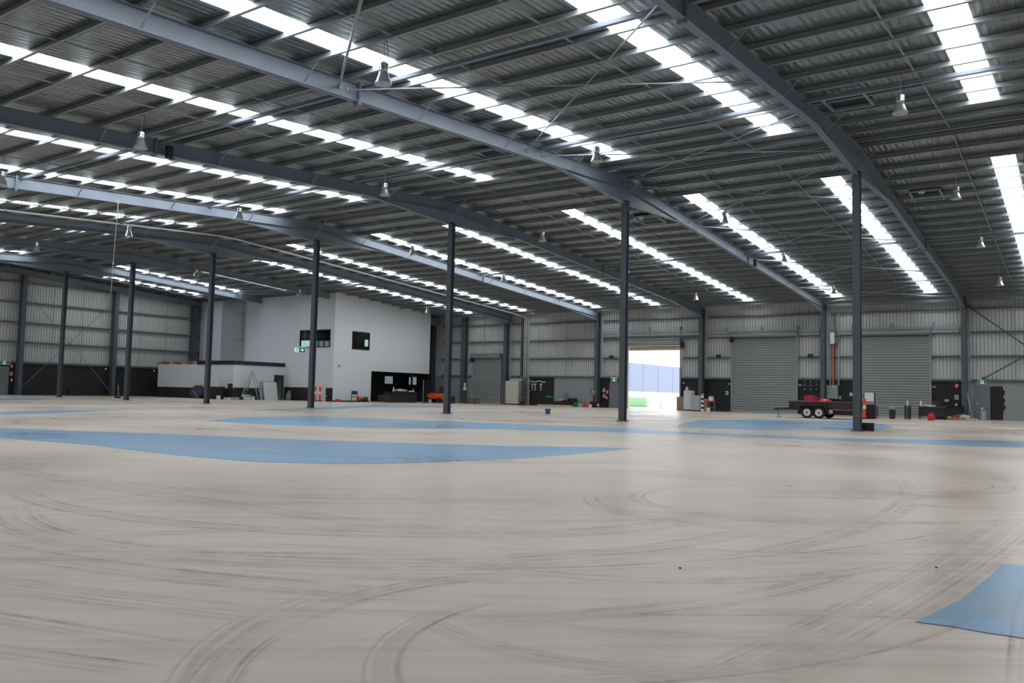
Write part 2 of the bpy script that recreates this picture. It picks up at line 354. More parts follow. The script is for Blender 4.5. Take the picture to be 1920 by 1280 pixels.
for x in SKX:
    for (y0,y1),w in ((NEAR,'near'),(FAR,'far')):
        n+=1
        if w=='far' and x<-52: y1=MID
        b=MB()
        # ribbed translucent sheet
        rib=[]; m=8
        for i in range(m+1):
            t=x-SW-.02+(2*SW+.04)*i/m; rib.append((t,.03 if i%2 else 0.))
        for (xa,za),(xb,zb) in zip(rib,rib[1:]):
            b._f([b.bm.verts.new(p) for p in ((xa,y0-.05,zsheet(y0)+.02+za),(xb,y0-.05,zsheet(y0)+.02+zb),(xb,y1+.05,zsheet(y1)+.02+zb),(xa,y1+.05,zsheet(y1)+.02+za))])
        bmesh.ops.remove_doubles(b.bm,verts=b.bm.verts,dist=.0005)
        o=struct(b,'window_%d'%n,M_SKY,'glowing white skylight strip in the %s roof slope, %s from the right'%(w,['out of frame','first','second','third','fourth','fifth','sixth','seventh','eighth','ninth','tenth','eleventh'][SKX.index(x)]),'skylight'); o['group']='skylight strips of the %s slope'%w
# ------------------------------------------------------------------ WALLS
def ribbed(mb,a,b,z0,z1,ax,pos,inn,per=.22,dep=.055):
    """vertical ribbed sheet along x (ax='x', at y=pos) or y; inn = +1/-1 side the ribs stand to; z1 number or function"""
    t=a; prof=[]
    while t<b-1e-6:
        for o,h in ((0,0),(.03,0),(.034,1),(.062,1),(.066,0)):
            q=t+o*per/.22
            if q<b: prof.append((q,h))
        t+=per
    prof.append((b,0))
    up=lambda q:(z1(q) if callable(z1) else z1)
    V=[]
    for q,h in prof:
        off=pos-inn*dep*h
        p=(q,off) if ax=='x' else (off,q)
        V.append((mb.bm.verts.new((p[0],p[1],z0)),mb.bm.verts.new((p[0],p[1],up(q)))))
    for (a0,a1),(b0,b1) in zip(V,V[1:]): mb._f([a0,b0,b1,a1])
GZ=[2.58,4.17,5.76,7.34]
OPEN=(-31.21,-26.5)        # the open roller door
DADO=2.5
b=MB()
ribbed(b,XL,OPEN[0],DADO,8.36,'x',YW+.05,-1); ribbed(b,OPEN[0],OPEN[1],5.2,8.36,'x',YW+.05,-1); ribbed(b,OPEN[1],XRT,DADO,8.36,'x',YW+.05,-1)
struct(b,'wall_back',M_CLAD,'pale grey ribbed metal wall above the concrete dado on the roller door side','wall')
b=MB(); ribbed(b,YF,YW,DADO,lambda y:zsheet(y)+.02,'y',XL-.05,1); struct(b,'wall_left',M_CLAD,'pale grey ribbed metal end wall at the left','wall')
b=MB(); ribbed(b,YF,YW,0,lambda y:zsheet(y)+.02,'y',XRT+.05,-1); struct(b,'wall_right',M_CLAD)
b=MB(); ribbed(b,XL,XRT,0,8.1,'x',YF-.05,1); struct(b,'wall_front',M_CLAD)
# dado panels of the door wall: (x0, x1, black?, label)
DP=[(XL,-51.0,0,None),(-51.0,-48.0,0,'grey concrete dado panel beside the orange forklift'),(-48.0,-47.4,0,'narrow grey concrete pier left of the small roller door'),
 (-44.1,-43.4,0,'narrow grey concrete pier right of the small roller door'),(-43.4,-41.1,0,'grey concrete dado behind the cream cabinet'),
 (-41.1,-38.4,1,'black painted dado panel with white dripping marks'),(-38.4,-33.93,0,'bare grey concrete dado panel behind the boulder and basketball hoop'),
 (-33.93,-31.2,1,'black painted dado around the grey door left of the open doorway'),(-26.5,-24.62,1,'black painted dado right of the open doorway'),
 (-24.62,-22.3,1,'black painted dado left of the middle roller door'),(-17.35,-15.43,1,'black painted dado with white pegs, behind the trailer'),
 (-15.43,-13.3,1,'black painted dado around the grey switchboard'),(-13.3,-8.5,0,None),(-22.3,-17.35,0,None),(-47.45,-44.1,0,None),
 (-8.5,-6.45,1,'black painted dado with fire signs left of the last wall column'),(-6.45,XRT,0,'grey concrete dado right of the last wall column')]
k=0
for x0,x1,bl,lb in DP:
    d=MB(); d.box(x0,x1,YW-.03,YW+.12,0,DADO+.02); k+=1
    struct(d,'wall_back_dado',M_BLACK if bl else M_CONC,lb or 'grey concrete dado panel','wall panel')
d=MB(); d.box(XL-.12,XL+.03,YF,YW,0,DADO+.02); struct(d,'wall_left_dado',M_BLACK,'long black painted dado along the left end wall','wall panel')
# rough black roller-painted patch right of the far right door
random.seed(3)
pts=[(-5.02,.02),(-5.02,2.16)]+[(-5.02+.2*i,2.16+random.uniform(0,.1)) for i in range(1,4)]+[(-4.32,2.2),(-4.28,1.95)]+[(-4.25+random.uniform(-.03,.12),1.9-.15*i) for i in range(9)]+[(-4.3,.6),(-4.33,.02)]
d=MB(); d.prism(pts,.012,'y',YW-.042); struct(d,'wall_back_paint',M_BLACK,'ragged black paint patch on the grey dado beside the right hand exit door','paint patch')
# white drips, wave and green bar painted on the black panel
d=MB()
wave=[(-41.25+.12*i,2.12+.05*math.sin(i*.75)) for i in range(17)]
for (xa,za),(xb,zb) in zip(wave,wave[1:]): d.bar((xa,YW-.034,za),(xb,YW-.034,zb),.012,.075,(0,0,1))
for x in (-40.73,-40.42,-39.8):
    d.box(x-.15,x+.15,YW-.04,YW-.028,1.86,1.92); d.box(x-.05,x+.05,YW-.04,YW-.028,1.55,1.9); d.box(x-.03,x+.06,YW-.04,YW-.028,1.33,1.5)
struct(d,'wall_back_mural',M_WHITE,'white wavy line and three drips painted on the black dado','wall painting')
d=MB(); d.box(-39.2,-38.75,YW-.04,YW-.028,.74,.86); d.box(-38.7,-38.47,YW-.04,YW-.028,.74,.84); struct(d,'wall_back_mural',M_SIGNG,'green bar painted low on the black dado','wall painting')
# grey crescent emblem and lines on the left black dado
d=MB()
for i in range(9):
    a0,a1=R(70+24*i),R(70+24*(i+1)); y0,z0=35.27,1.92
    d.bar((XL+.04,y0+.11*math.cos(a0),z0+.16*math.sin(a0)),(XL+.04,y0+.11*math.cos(a1),z0+.16*math.sin(a1)),.02,.075,(1,0,0))
struct(d,'wall_left_emblem',mat('emblem_grey',(96,100,100),.6),'pale crescent emblem painted on the left black dado','wall painting')
d=MB()
for z,w in ((1.5,.2),(1.35,.24),(1.15,.4)): d.box(XL+.03,XL+.045,35.3-w/2,35.3+w/2,z-.03,z+.03)
struct(d,'wall_left_emblem',mat('emblem_faint',(52,54,56),.6),'faint grey lines painted below the crescent emblem','wall painting')
# ------------------------------------------------------------------ GIRTS (horizontal wall rails), one object per bay and row
def girt(x0,x1,z,lab):
    g=MB(); g.box(x0,x1,YW-.17,YW+.02,z+.03,z+.05); g.box(x0,x1,YW+.0,YW+.02,z-.10,z+.05); g.box(x0,x1,YW-.17,YW-.155,z+.0,z+.05); g.box(x0,x1,YW-.17,YW+.02,z-.10,z-.085)
    struct(g,'wall_girt',M_GALV,lab,'wall rail')
BAYS=[(-51.3,-48.6,'left of the small roller door',None),(-48.0,-43.7,'over the small roller door',(-47.45,-44.1,4.9)),(-43.1,-41.55,'above the cream cabinet',None),(-41.1,-34.25,'above the bare concrete panel',None),
 (-33.6,-24.9,'in the bay of the open doorway',(-31.3,-26.4,5.9)),(-24.3,-15.75,'in the bay of the middle roller door',(-22.4,-17.3,6.3)),(-15.1,-6.75,'in the bay of the right roller door',(-13.35,-8.45,6.3)),(-6.1,XRT,'right of the last wall column',None)]
RN=['lowest','second','third','highest']
for x0,x1,w,gap in BAYS:
    for i,z in enumerate(GZ):
        lb='%s grey wall rail %s'%(RN[i],w)
        if gap and z<gap[2]:
            girt(x0,gap[0],z,lb); girt(gap[1],x1,z,lb)
        else: girt(x0,x1,z,lb)
LBZ=[2.6,4.2,5.75,7.35,8.95]; LC=[31.5,39.15,46.8]
for i,z in enumerate(LBZ):
    ss=[(YF,23.7),(24.1,31.3),(31.7,38.9),(39.35,46.6),(47.0,YW)]
    for a,e in ss:
        if z>8.5 and e>44.5: continue
        g=MB(); g.box(XL-.02,XL+.17,a,e,z+.03,z+.05); g.box(XL-.02,XL,a,e,z-.10,z+.05); g.box(XL+.155,XL+.17,a,e,z,z+.05); g.box(XL-.02,XL+.17,a,e,z-.1,z-.085)
        struct(g,'wall_girt',M_GALV,'grey wall rail on the left end wall','wall rail')
# thin vertical bridging rods between girts
for x in (-37.2,-40.2,-29.7,-27.7,-21.4,-18.5,-11.9,-9.6,-3.6,-.6,-46.2): 
    g=MB(); lo=2.6 if x>-4 or -41<x<-34 else (5.2 if x<-44 else 6.2)
    g.box(x-.012,x+.012,YW-.14,YW-.11,lo,8.25); struct(g,'wall_bridging',M_GALV,'thin vertical bridging rod between wall rails','rod')
for y in (26.4,29.0,34.1,36.5,41.7,44.2):
    g=MB(); g.box(XL+.11,XL+.14,y-.012,y+.012,2.6,8.95); struct(g,'wall_bridging',M_GALV,'thin vertical bridging rod between wall rails','rod')
# door header beams (pale lintels) of the three big openings
for x0,x1,z0,z1,lb in ((-33.6,-24.95,5.98,6.4,'pale double header beam over the open doorway'),(-24.3,-15.75,5.78,6.2,'pale double header beam over the middle roller door'),(-15.1,-6.75,5.76,6.18,'pale double header beam over the right roller door')):
    g=MB(); g.box(x0,x1,YW-.2,YW+.0,z0,z0+.19); g.box(x0,x1,YW-.16,YW,z0+.22,z1); g.box(x0,x1,YW-.22,YW-.2,z0-.02,z0+.03)
    for i in range(3):
        xx=x0+(x1-x0)*(i+.6)/3.2; g.box(xx-.03,xx+.03,YW-.23,YW,z0-.03,z1+.28)
    struct(g,'door_header',M_GALV,lb,'beam')
# gutter beam along the eaves, right part
g=MB(); g.box(-15.2,XRT,YW-.55,YW-.35,7.78,7.98); struct(g,'eaves_beam',M_STEEL,'dark beam along the eaves over the right hand doors','beam')
# ------------------------------------------------------------------ COLUMNS
def hsec(mb,w,d,z0,z1,t=.014,cx=0,cy=0):
    mb.box(cx-w/2,cx+w/2,cy-d/2,cy-d/2+t,z0,z1); mb.box(cx-w/2,cx+w/2,cy+d/2-t,cy+d/2,z0,z1); mb.box(cx-t/2,cx+t/2,cy-d/2+t,cy+d/2-t,z0,z1)
CL=['dark steel column with the black speaker box at its foot','dark steel column standing in front of the bright open doorway','dark steel column partly hiding the orange forklift','dark steel column under the hanging green exit sign',
 'dark steel column beside the wheelie bin and low white room','slim dark steel column next to the broom','leftmost free standing steel column, before the black dado']
for i,x in enumerate(XR):
    t=thing('steel_column',CL[i],'column',(x,YC,0),group='free standing columns along the ridge')
    b=MB(); hsec(b,.25,.25,.02,9.0); b.build('shaft',M_COL,t)
    b=MB(); b.box(-.19,.19,-.19,.19,0,.022)
    for sx in (-.15,.15):
        for sy in (-.15,.15): b.tube((sx,sy,.02),(sx,sy,.05),.014,6)
    b.build('base_plate',M_COL,t)
    b=MB(); b.box(-.17,.17,-.16,.16,9.0,9.03); b.box(-.14,.14,-.02,.02,8.55,9.0); b.build('cap_plate',M_COL,t)
CW=['dark wall column between the right roller door and the right exit door','dark wall column beside the grey switchboard','dark wall column between the open doorway and the middle roller door',
 'dark wall column left of the grey exit door by the open doorway','dark wall column right of the small roller door']
for i,x in enumerate(XR[:5]):
    x=x if i!=4 else -43.4
    if i==0: x=-6.45
    if i==2: x=-24.65
    t=thing('wall_column',CW[i],'column',(x,YW-.4,0),group='wall columns on the door side')
    b=MB(); hsec(b,.32,.5,.02,8.0,.018); b.build('shaft',M_COL,t)
    b=MB(); b.box(-.22,.22,-.32,.3,0,.022); b.build('base_plate',M_COL,t)
    b=MB(); b.box(-.16,.16,-.23,.23,7.36,7.38); b.box(-.16,.16,-.23,.23,7.8,7.82); b.build('stiffener',M_COL,t)
for x,lb in ((-48.3,'slimmer wall column left of the small roller door'),(-52.2,'dark corner column at the end of the white office wall'),(-41.65,'thin wall column left of the downpipes, behind the cream cabinet')):
    w=.45 if x<-50 else (.5 if x>-49 and x<-45 else .16); t=thing('wall_column',lb,'column',(x,YW-.35,0),group='wall columns on the door side')
    b=MB(); hsec(b,w,.4,.02,8.05 if x<-45 else 7.8,.016); b.build('shaft',M_COL,t)
    b=MB(); b.box(-w*.7,w*.7,-.28,.28,0,.022); b.build('base_plate',M_COL,t)
for y,lb in ((23.9,None),(31.5,'dark column on the left end wall beside the green exit sign'),(39.12,'dark column on the left end wall behind the broom'),(46.8,'dark column on the left end wall above the low white room')):
    t=thing('wall_column',lb or 'dark column on the left end wall beyond the left edge','column',(XL+.42,y,0),group='columns on the left end wall')
    b=MB(); b.box(-.25,.25,-.18,-.165,.02,ztop(y)-.45); b.box(-.25,.25,.165,.18,.02,ztop(y)-.45); b.box(-.01,.01,-.165,.165,.02,ztop(y)-.45); b.box(.235,.25,-.18,.18,.02,ztop(y)-.45); b.build('shaft',M_COL,t)
    b=MB(); b.box(-.3,.3,-.24,.24,0,.022); b.build('base_plate',M_COL,t)
# ------------------------------------------------------------------ ROOF BEAMS
D=.46; FW=.2; TF=.014
RL=['nearest roof beam, dark, climbing over the right hand column','long pale roof beam crossing the picture centre above the open doorway column','dark roof beam over the column by the forklift','pale grey roof beam over the column with the hanging exit sign',
 'dark roof beam carrying the twin pipes','dark roof beam running into the white office','roof beam over the leftmost free standing column']
def beam_pts(a,e):
    ys=[a]
    if a<YC<e: ys.append(YC)
    ys.append(e); return ys
PY=sorted([YC-.35-1.4*k for k in range(23)]+[YC+.35+1.4*k for k in range(23)])
PY=[y for y in PY if YF+.2<y<YW-.2]
def strip(mb,ys,zf,w,t,x=0):
    for y0,y1 in zip(ys,ys[1:]):
        A=[(x-w/2,y0,zf(y0)),(x+w/2,y0,zf(y0)),(x+w/2,y1,zf(y1)),(x-w/2,y1,zf(y1))]
        lo=[mb.bm.verts.new(p) for p in A]; hi=[mb.bm.verts.new((p[0],p[1],p[2]+t)) for p in A]
        mb._f(lo[::-1]); mb._f(hi)
        for i in range(4): mb._f([lo[i],lo[(i+1)%4],hi[(i+1)%4],hi[i]])
def webp(mb,ys,zlo,zhi,t=.01):
    for y0,y1 in zip(ys,ys[1:]):
        mb.prism([(y0,zlo(y0)),(y1,zlo(y1)),(y1,zhi(y1)),(y0,zhi(y0))],t,'x',-t/2)
HY=5.6
zbot=lambda y: ztop(y)-D
zh=lambda y: ztop(y)-D-(.62*(1-abs(y-YC)/HY))
zk=lambda y: ztop(y)-D-(.32*(y-55.6)/(YW-.6-55.6))
for i,x in enumerate(XR+[XL+.42]):
    end=(i==7)
    t=thing('roof_beam',RL[i] if not end else 'roof beam along the top of the left end wall','beam',(x,0,0),group='roof beams')
    b=MB(); ys=[YF,YC,YW-.15]
    strip(b,ys,lambda y:ztop(y)-TF,FW,TF); strip(b,ys,zbot,FW,TF); webp(b,ys,zbot,ztop)
    b.build('girder',M_STEEL,t)
    if not end:
        for nm,ys,zf in (('haunch',[YC-HY,YC,YC+HY],zh),('haunch',[55.6,YW-.6],zk)):
            b=MB(); strip(b,ys,zf,FW,TF); webp(b,ys,zf,zbot); b.build(nm,M_STEEL,t)
    for y in (14.95,45.3):
        b=MB(); b.box(-.11,.11,y-.03,y-.005,zbot(y)-.09,ztop(y)+.05); b.box(-.11,.11,y+.005,y+.03,zbot(y)-.09,ztop(y)+.05)
        for zz in (zbot(y)-.05,ztop(y)-.1,zbot(y)+.1):
            for sx in (-.07,.07): b.tube((sx,y-.05,zz),(sx,y+.05,zz),.014,6)
        b.build('splice_plate',M_STEEL,t)
    if i<6:
        for j,y in enumerate(PY):
            if j%3!=1: continue
            zl=(zh(y) if abs(y-YC)<HY else (zk(y) if y>55.6 else zbot(y)))+.06
            for sx in (-1,1):
                b=MB(); b.bar((sx*.06,y,zl),(sx*(.06+ztop(y)+.08-zl),y+.02,ztop(y)+.08),.045,.012); b.build('fly_brace',M_STEEL,t)
# ------------------------------------------------------------------ PURLINS, BRIDGING
def zsec(mb,x0,x1,y,base):
    s=1
    mb.box(x0,x1,y-.005,y+.005,base,base+PUR-.005)
    mb.box(x0,x1,y-.005-(.07 if s>0 else 0),y+.005+(0 if s>0 else .07),base,base+.006); mb.box(x0,x1,y-s*.07-.003,y-s*.07+.003,base,base+.022)
    mb.box(x0,x1,y-.005-(0 if s>0 else .07),y+.005+(.07 if s>0 else 0),base+PUR-.012,base+PUR-.006)
ordn=lambda k:['first','second','third','fourth','fifth','sixth','seventh','eighth','ninth','tenth','eleventh','twelfth','thirteenth','fourteenth','fifteenth','sixteenth','seventeenth','eighteenth','nineteenth','twentieth','twenty-first','twenty-second','twenty-third','twenty-fourth'][k]
nr=[y for y in PY if y<YC][::-1]; fr=[y for y in PY if y>YC]
for nm,L_ in (('near',nr),('far',fr)):
    for k,y in enumerate(L_):
        b=MB(); zsec(b,XL,XRT,y,ztop(y)+.003)
        struct(b,'roof_purlin',M_GALV,'%s grey purlin down from the ridge on the %s roof slope'%(ordn(k),nm),'purlin')
BX=[2.9,6.0]
for i in range(-1,8):
    x0=XR[i] if 0<=i<7 else (2.57 if i<0 else XL)
    if i==7: continue
    xl=XR[i+1] if i+1<7 else XL
    for fx in (.34,.67):
        x=x0+(xl-x0)*fx
        for nm,a,e in (('near',YF+.5,YC-.5),('far',YC+.5,YW-.5)):
            b=MB(); b.bar((x,a,ztop(a)+.055),(x,e,ztop(e)+.055),.035,.03)
            for y in PY:
                if a<y<e: b.box(x-.035,x+.035,y-.04,y+.04,ztop(y)+.02,ztop(y)+.10)
            struct(b,'purlin_bridging',M_GALV,'thin bridging line between the purlins of the %s slope'%nm,'rod')
# square strut tubes between beams
for y,w in ((15.15,'nearest of the four roof struts, over the near slope'),(23.6,'roof strut on the near slope closer to the ridge'),(45.0,'roof strut halfway down the far slope'),(55.4,'roof strut low on the far slope near the door wall')):
    b=MB(); z=ztop(y)-.03; b.box(XL+.5,XRT,y-.05,y+.05,z-.06,z+.04); struct(b,'roof_strut',M_STEEL,'grey square tube %s'%w,'strut')
# diagonal bracing rods in the roof between the two right hand beams and in the end bay
BR=[((-15.43,14.6),(-6.43,20.6),.02),((-6.43,14.2),(-15.43,22.9),.02),((-15.43,14.3),(-6.43,7.0),.035),((-15.43,6.9),(-6.43,14.3),.035),((-15.43,23.9),(-6.43,30.0),.02),((-6.43,23.9),(-15.43,30.),.02),
 ((-15.43,37.6),(-6.43,44.6),.022),((-6.43,37.6),(-15.43,44.6),.022),((-15.43,45.4),(-6.43,52.4),.03),((-6.43,45.4),(-15.43,53.0),.022),((-15.43,54.3),(-6.43,61.0),.03),((-6.43,54.),(-15.43,61.),.022),((-15.43,30.6),(-6.43,36.9),.02),((-6.43,30.6),(-15.43,36.9),.02)]
for k,(a,e,r) in enumerate(BR):
    b=MB(); za,ze=ztop(a[1])-.22,ztop(e[1])-.22
    b.tube((a[0],a[1],za),(e[0],e[1],ze),r,6)
    for q,z in ((a,za),(e,ze)): b.cbox((q[0],q[1],z),(.06,.12,.1))
    tag(b.build('bracing_rod',M_GALV),'thin diagonal bracing rod %s between the two right hand roof beams'%(['%s pair'%w for w in ('second','second','first','first','third','third','fifth','fifth','sixth','sixth','seventh','seventh','fourth','fourth')][k]+' from the camera'),'brace','roof bracing rods %d'%(k//2))
# wall cross bracing, right of last column, and on left wall
for a,e,lb in (((-6.2,7.45),(2.2,.5),'long dark diagonal brace falling rightwards from the last wall column'),((-5.35,2.7),(2.5,7.6),'dark diagonal brace rising rightwards from above the right exit sign')):
    b=MB(); b.tube((a[0],YW-.3,a[1]),(e[0],YW-.3,e[1]),.045,8); b.cbox((a[0],YW-.3,a[1]),(.2,.02,.2)); b.cbox((e[0],YW-.3,e[1]),(.2,.02,.2)); tag(b.build('wall_brace',M_COL),lb,'brace')
for a,e,lb in (((31.8,8.2),(38.9,.6),'thin brace falling rightwards on the left end wall'),((31.8,.6),(38.9,8.),'thin brace rising rightwards on the left end wall')):
    b=MB(); b.tube((XL+.3,a[0],a[1]),(XL+.3,e[0],e[1]),.022,6); b.cbox((XL+.3,a[0],a[1]),(.02,.15,.15)); b.cbox((XL+.3,e[0],e[1]),(.02,.15,.15)); tag(b.build('wall_brace',M_STEEL),lb,'brace')
# ------------------------------------------------------------------ DOORS
def roller(n,x0,x1,zt,lb,open_=False,motor=1):
    t=thing('door_%d'%n,lb,'roller door',((x0+x1)/2,YW,0)); t['kind']='structure'
    w=(x1-x0)/2
    if not open_:
        b=MB(); z=.02; V=[]; per=.185
        while z<zt:
            for q,h in ((0,0),(.3,1),(.7,1),(1.,0)):
                if z+q*per<=zt+.01 and q<1: V.append((z+q*per,h))
            z+=per
        V.append((zt,0)); L_=[]
        for z,h in V: L_.append((b.bm.verts.new((-w,-.10-.045*h,z)),b.bm.verts.new((w,-.10-.045*h,z))))
        for (a0,a1),(c0,c1) in zip(L_,L_[1:]): b._f([a0,a1,c1,c0])
        b.build('curtain',M_ROLL,t)
        b=MB(); b.box(-w,w,-.15,-.07,.0,.09); b.build('bottom_rail',M_GALV,t)
    else:
        b=MB(); b.box(-w,w,-.15,-.07,zt-.02,zt+.16); b.build('bottom_rail',M_ROLL,t)
    for s in (-1,1):
        b=MB(); b.box(s*w-.05,s*w+.05,-.2,-.03,0,zt+.1); b.build('guide',M_GALV,t)
    b=MB(); zc=zt+.26; b.lathe([(.20,-w-.02),(.20,w+.02)],n=18,M=Matrix.Translation((0,-.30,zc))@Matrix.Rotation(R(90),4,'Y')); b.build('curtain_roll',M_ROLL,t,smooth=True)
    b=MB()
    for s in (-1,1): b.box(s*(w+.06)-.02,s*(w+.06)+.02,-.52,-.03,zc-.22,zc+.26)
    b.box(-w,w,-.52,-.5,zc+.14,zc+.26); b.build('bracket',M_STEEL,t)
    b=MB(); b.box(motor*(w+.1)-.02,motor*(w+.1)+.24,-.45,-.2,zc-.5,zc-.12); b.tube((motor*(w+.1)+.1,-.3,zc-.55),(motor*(w+.1)+.1,-.3,zc-.05),.10,10); b.build('motor',M_BLACK,t)
    return t
roller(1,-47.35,-44.15,4.15,'small grey ribbed roller door between two grey concrete piers',motor=-1)
roller(2,-31.18,-26.52,5.2,'rolled up door over the bright open doorway',True)
roller(3,-22.3,-17.36,5.62,'middle tall grey ribbed roller door, closed, behind the trailer drawbar',motor=-1)
roller(4,-13.3,-8.5,5.58,'right hand tall grey ribbed roller door, closed, behind the desk',motor=-1)
def mandoor(n,loc,rz,w,h,lb):
    t=thing('door_%d'%n,lb,'door',loc,rz); t['kind']='structure'
    b=MB(); b.box(-w/2-.06,-w/2,-.06,.02,0,h+.06); b.box(w/2,w/2+.06,-.06,.02,0,h+.06); b.box(-w/2-.06,w/2+.06,-.06,.02,h,h+.06); b.build('door_frame',M_STEEL,t)
    b=MB(); b.box(-w/2,w/2,-.045,.01,.02,h); b.build('door_leaf',M_GREY,t)
    b=MB(); b.box(-w/2+.07,-w/2+.13,-.055,-.045,.95,1.15); b.tube((-w/2+.1,-.05,1.05),(-w/2+.1,-.11,1.05),.012,8); b.tube((-w/2+.1,-.105,1.05),(-w/2+.23,-.105,1.05),.012,8); b.build('handle',M_ALU,t)
mandoor(5,(-32.42,YW-.035,0),0,.86,2.04,'plain grey exit door left of the open doorway')
mandoor(6,(-5.48,YW-.035,0),0,.78,2.14,'plain grey exit door at the far right under the green exit sign')
mandoor(7,(XL+.04,30.2,0),R(90),1.3,2.15,'grey door at the left edge in the black dado')
# ------------------------------------------------------------------ white office in the far left corner
OX,OY=-50.8,47.6
def wallx(mb,x0,x1,y,th,holes,zt):
    """wall along x; holes (x0,x1,z0,z1); zt = top"""
    xs=sorted({x0,x1,*[h[0] for h in holes],*[h[1] for h in holes]})
    for a,e in zip(xs,xs[1:]):
        hs=[h for h in holes if h[0]<=a+1e-6 and h[1]>=e-1e-6]
        if not hs: mb.box(a,e,y,y+th,0,zt)
        for h in hs:
            if h[2]>0: mb.box(a,e,y,y+th,0,h[2])
            mb.box(a,e,y,y+th,h[3],zt)
o=MB(); wallx(o,-68.95,OX,OY,.12,[(-55.0,-51.25,4.48,5.97)],ztop(OY)+.14)
struct(o,'wall_office_front',M_WHITE,'white office wall face towards the camera with a wide window','wall')
o=MB()
def yseg(a,e,z0,topf): o.prism([(a,z0),(e,z0),(e,topf(e)),(a,topf(a))],.12,'x',OX-.12)
tf=lambda y: ztop(y)+.14
yseg(OY+.12,49.62,0,tf); yseg(49.62,51.7,0,lambda y:4.43); yseg(49.62,51.7,5.96,tf); yseg(51.7,52.05,0,tf); yseg(52.05,59.75,2.66,tf)
struct(o,'wall_office_side',M_WHITE,'white office wall face towards the right with the small window and dark opening','wall')
b=MB(); b.box(-67.0,-65.45,OY-.28,OY,3.0,ztop(OY)-.02); struct(b,'wall_office_pilaster',M_WHITE,'white pilaster on the far left part of the office wall','wall')
b=MB(); b.box(-65.4,-63.72,OY-.03,OY,3.0,ztop(OY)-.02); struct(b,'wall_office_recess',mat('grey_panel',(166,174,178),.7),'grey infill panel beside the white pilaster','wall')  # even grey base colour, a little darker than the white wall
b=MB(); b.box(-68.9,-68.35,OY-.10,OY,3.,8.5); struct(b,'wall_office_strip',M_CLAD,'narrow strip where the office meets the left end wall','wall')
t=thing('air_duct','grey rectangular duct running down the white office wall','duct',(-62.86,OY-.2,0))
b=MB(); b.box(-.40,.40,-.19,.19,3.0,7.9); b.build('shaft',M_GREYL,t)
b=MB(); b.prism([(-.40,7.9),(.40,7.9),(.5,8.35),(.5,8.6),(-.6,8.6),(-.6,8.35)],.44,'y',-.24); b.build('hopper',M_GREYL,t)
for z in (5.2,7.6):
    b=MB(); b.box(-.43,.43,-.22,.2,z,z+.06); b.build('flange',M_STEEL,t)
# office interior (grey rooms seen through the windows, dark workshop behind the opening)
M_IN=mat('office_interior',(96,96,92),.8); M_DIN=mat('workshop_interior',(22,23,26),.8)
o=MB()
o.box(-68.8,-50.95,OY+.15,59.7,3.0,3.2); o.box(-68.8,-50.95,OY+.15,59.7,6.4,6.5); o.box(-68.9,-68.8,OY+.15,59.7,3.2,6.4); o.box(-68.8,-50.95,59.6,59.7,3.2,6.4)
struct(o,'wall_office_upper_room',M_IN,'dim grey upstairs room behind the office windows','wall')
o=MB(); o.box(-54.1,-54.0,51.9,59.8,0,2.98); o.box(-54.0,-50.93,51.9,52.0,0,2.98); o.box(-54.0,-50.6,59.76,59.86,0,2.98); o.box(-54.0,-50.93,52.,59.76,2.9,2.98)
struct(o,'wall_workshop_inside',M_DIN,'black inside of the workshop behind the wide opening','wall')
M_DAY=bpy.data.materials.new('daylight_pane'); M_DAY.use_nodes=True
bb=M_DAY.node_tree.nodes['Principled BSDF']; bb.inputs['Base Color'].default_value=(.5,.6,.6,1); bb.inputs['Emission Color'].default_value=(.62,.86,.86,1); bb.inputs['Emission Strength'].default_value=.85
M_DIM=bpy.data.materials.new('dim_pane'); M_DIM.use_nodes=True
bb=M_DIM.node_tree.nodes['Principled BSDF']; bb.inputs['Base Color'].default_value=(.3,.35,.36,1); bb.inputs['Emission Color'].default_value=(.55,.68,.72,1); bb.inputs['Emission Strength'].default_value=.28
M_GLASS=bpy.data.materials.new('window_glass'); M_GLASS.use_nodes=True
nt=M_GLASS.node_tree; nt.nodes.remove(nt.nodes['Principled BSDF'])
tr=nt.nodes.new('ShaderNodeBsdfTransparent'); tr.inputs[0].default_value=(.86,.92,.92,1); gl=nt.nodes.new('ShaderNodeBsdfGlossy'); gl.inputs['Roughness'].default_value=.03
mx=nt.nodes.new('ShaderNodeMixShader'); mx.inputs[0].default_value=.05; nt.links.new(tr.outputs[0],mx.inputs[1]); nt.links.new(gl.outputs[0],mx.inputs[2]); nt.links.new(mx.outputs[0],nt.nodes['Material Output'].inputs[0])
def window(n,axis,a,e,z0,z1,pos,lb,mull,par=None):
    t=thing('window_%d'%n,lb,'window',(0,0,0)); t['kind']='structure'
    def bx(mb,p,q,d0,d1,za,zb):
        if axis=='x': mb.box(p,q,pos+d0,pos+d1,za,zb)
        else: mb.box(pos-d1,pos-d0,p,q,za,zb)
    b=MB(); fw_=.07
    bx(b,a,a+fw_,-.03,.1,z0,z1); bx(b,e-fw_,e,-.03,.1,z0,z1); bx(b,a,e,-.03,.1,z0,z0+fw_); bx(b,a,e,-.03,.1,z1-fw_,z1)
    for m in mull: bx(b,m-.03,m+.03,0,.08,z0,z1)
    b.build('window_frame',M_DARK,t)
    b=MB(); bx(b,a+.03,e-.03,.04,.048,z0+.03,z1-.03); b.build('pane',M_GLASS,t)
window(31,'x',-55.0,-51.25,4.48,5.97,OY,'wide dark framed window high on the office face, partly behind a column',[-53.1])
window(32,'y',49.62,51.7,4.43,5.96,OX,'small square dark framed window high on the office side face',[])
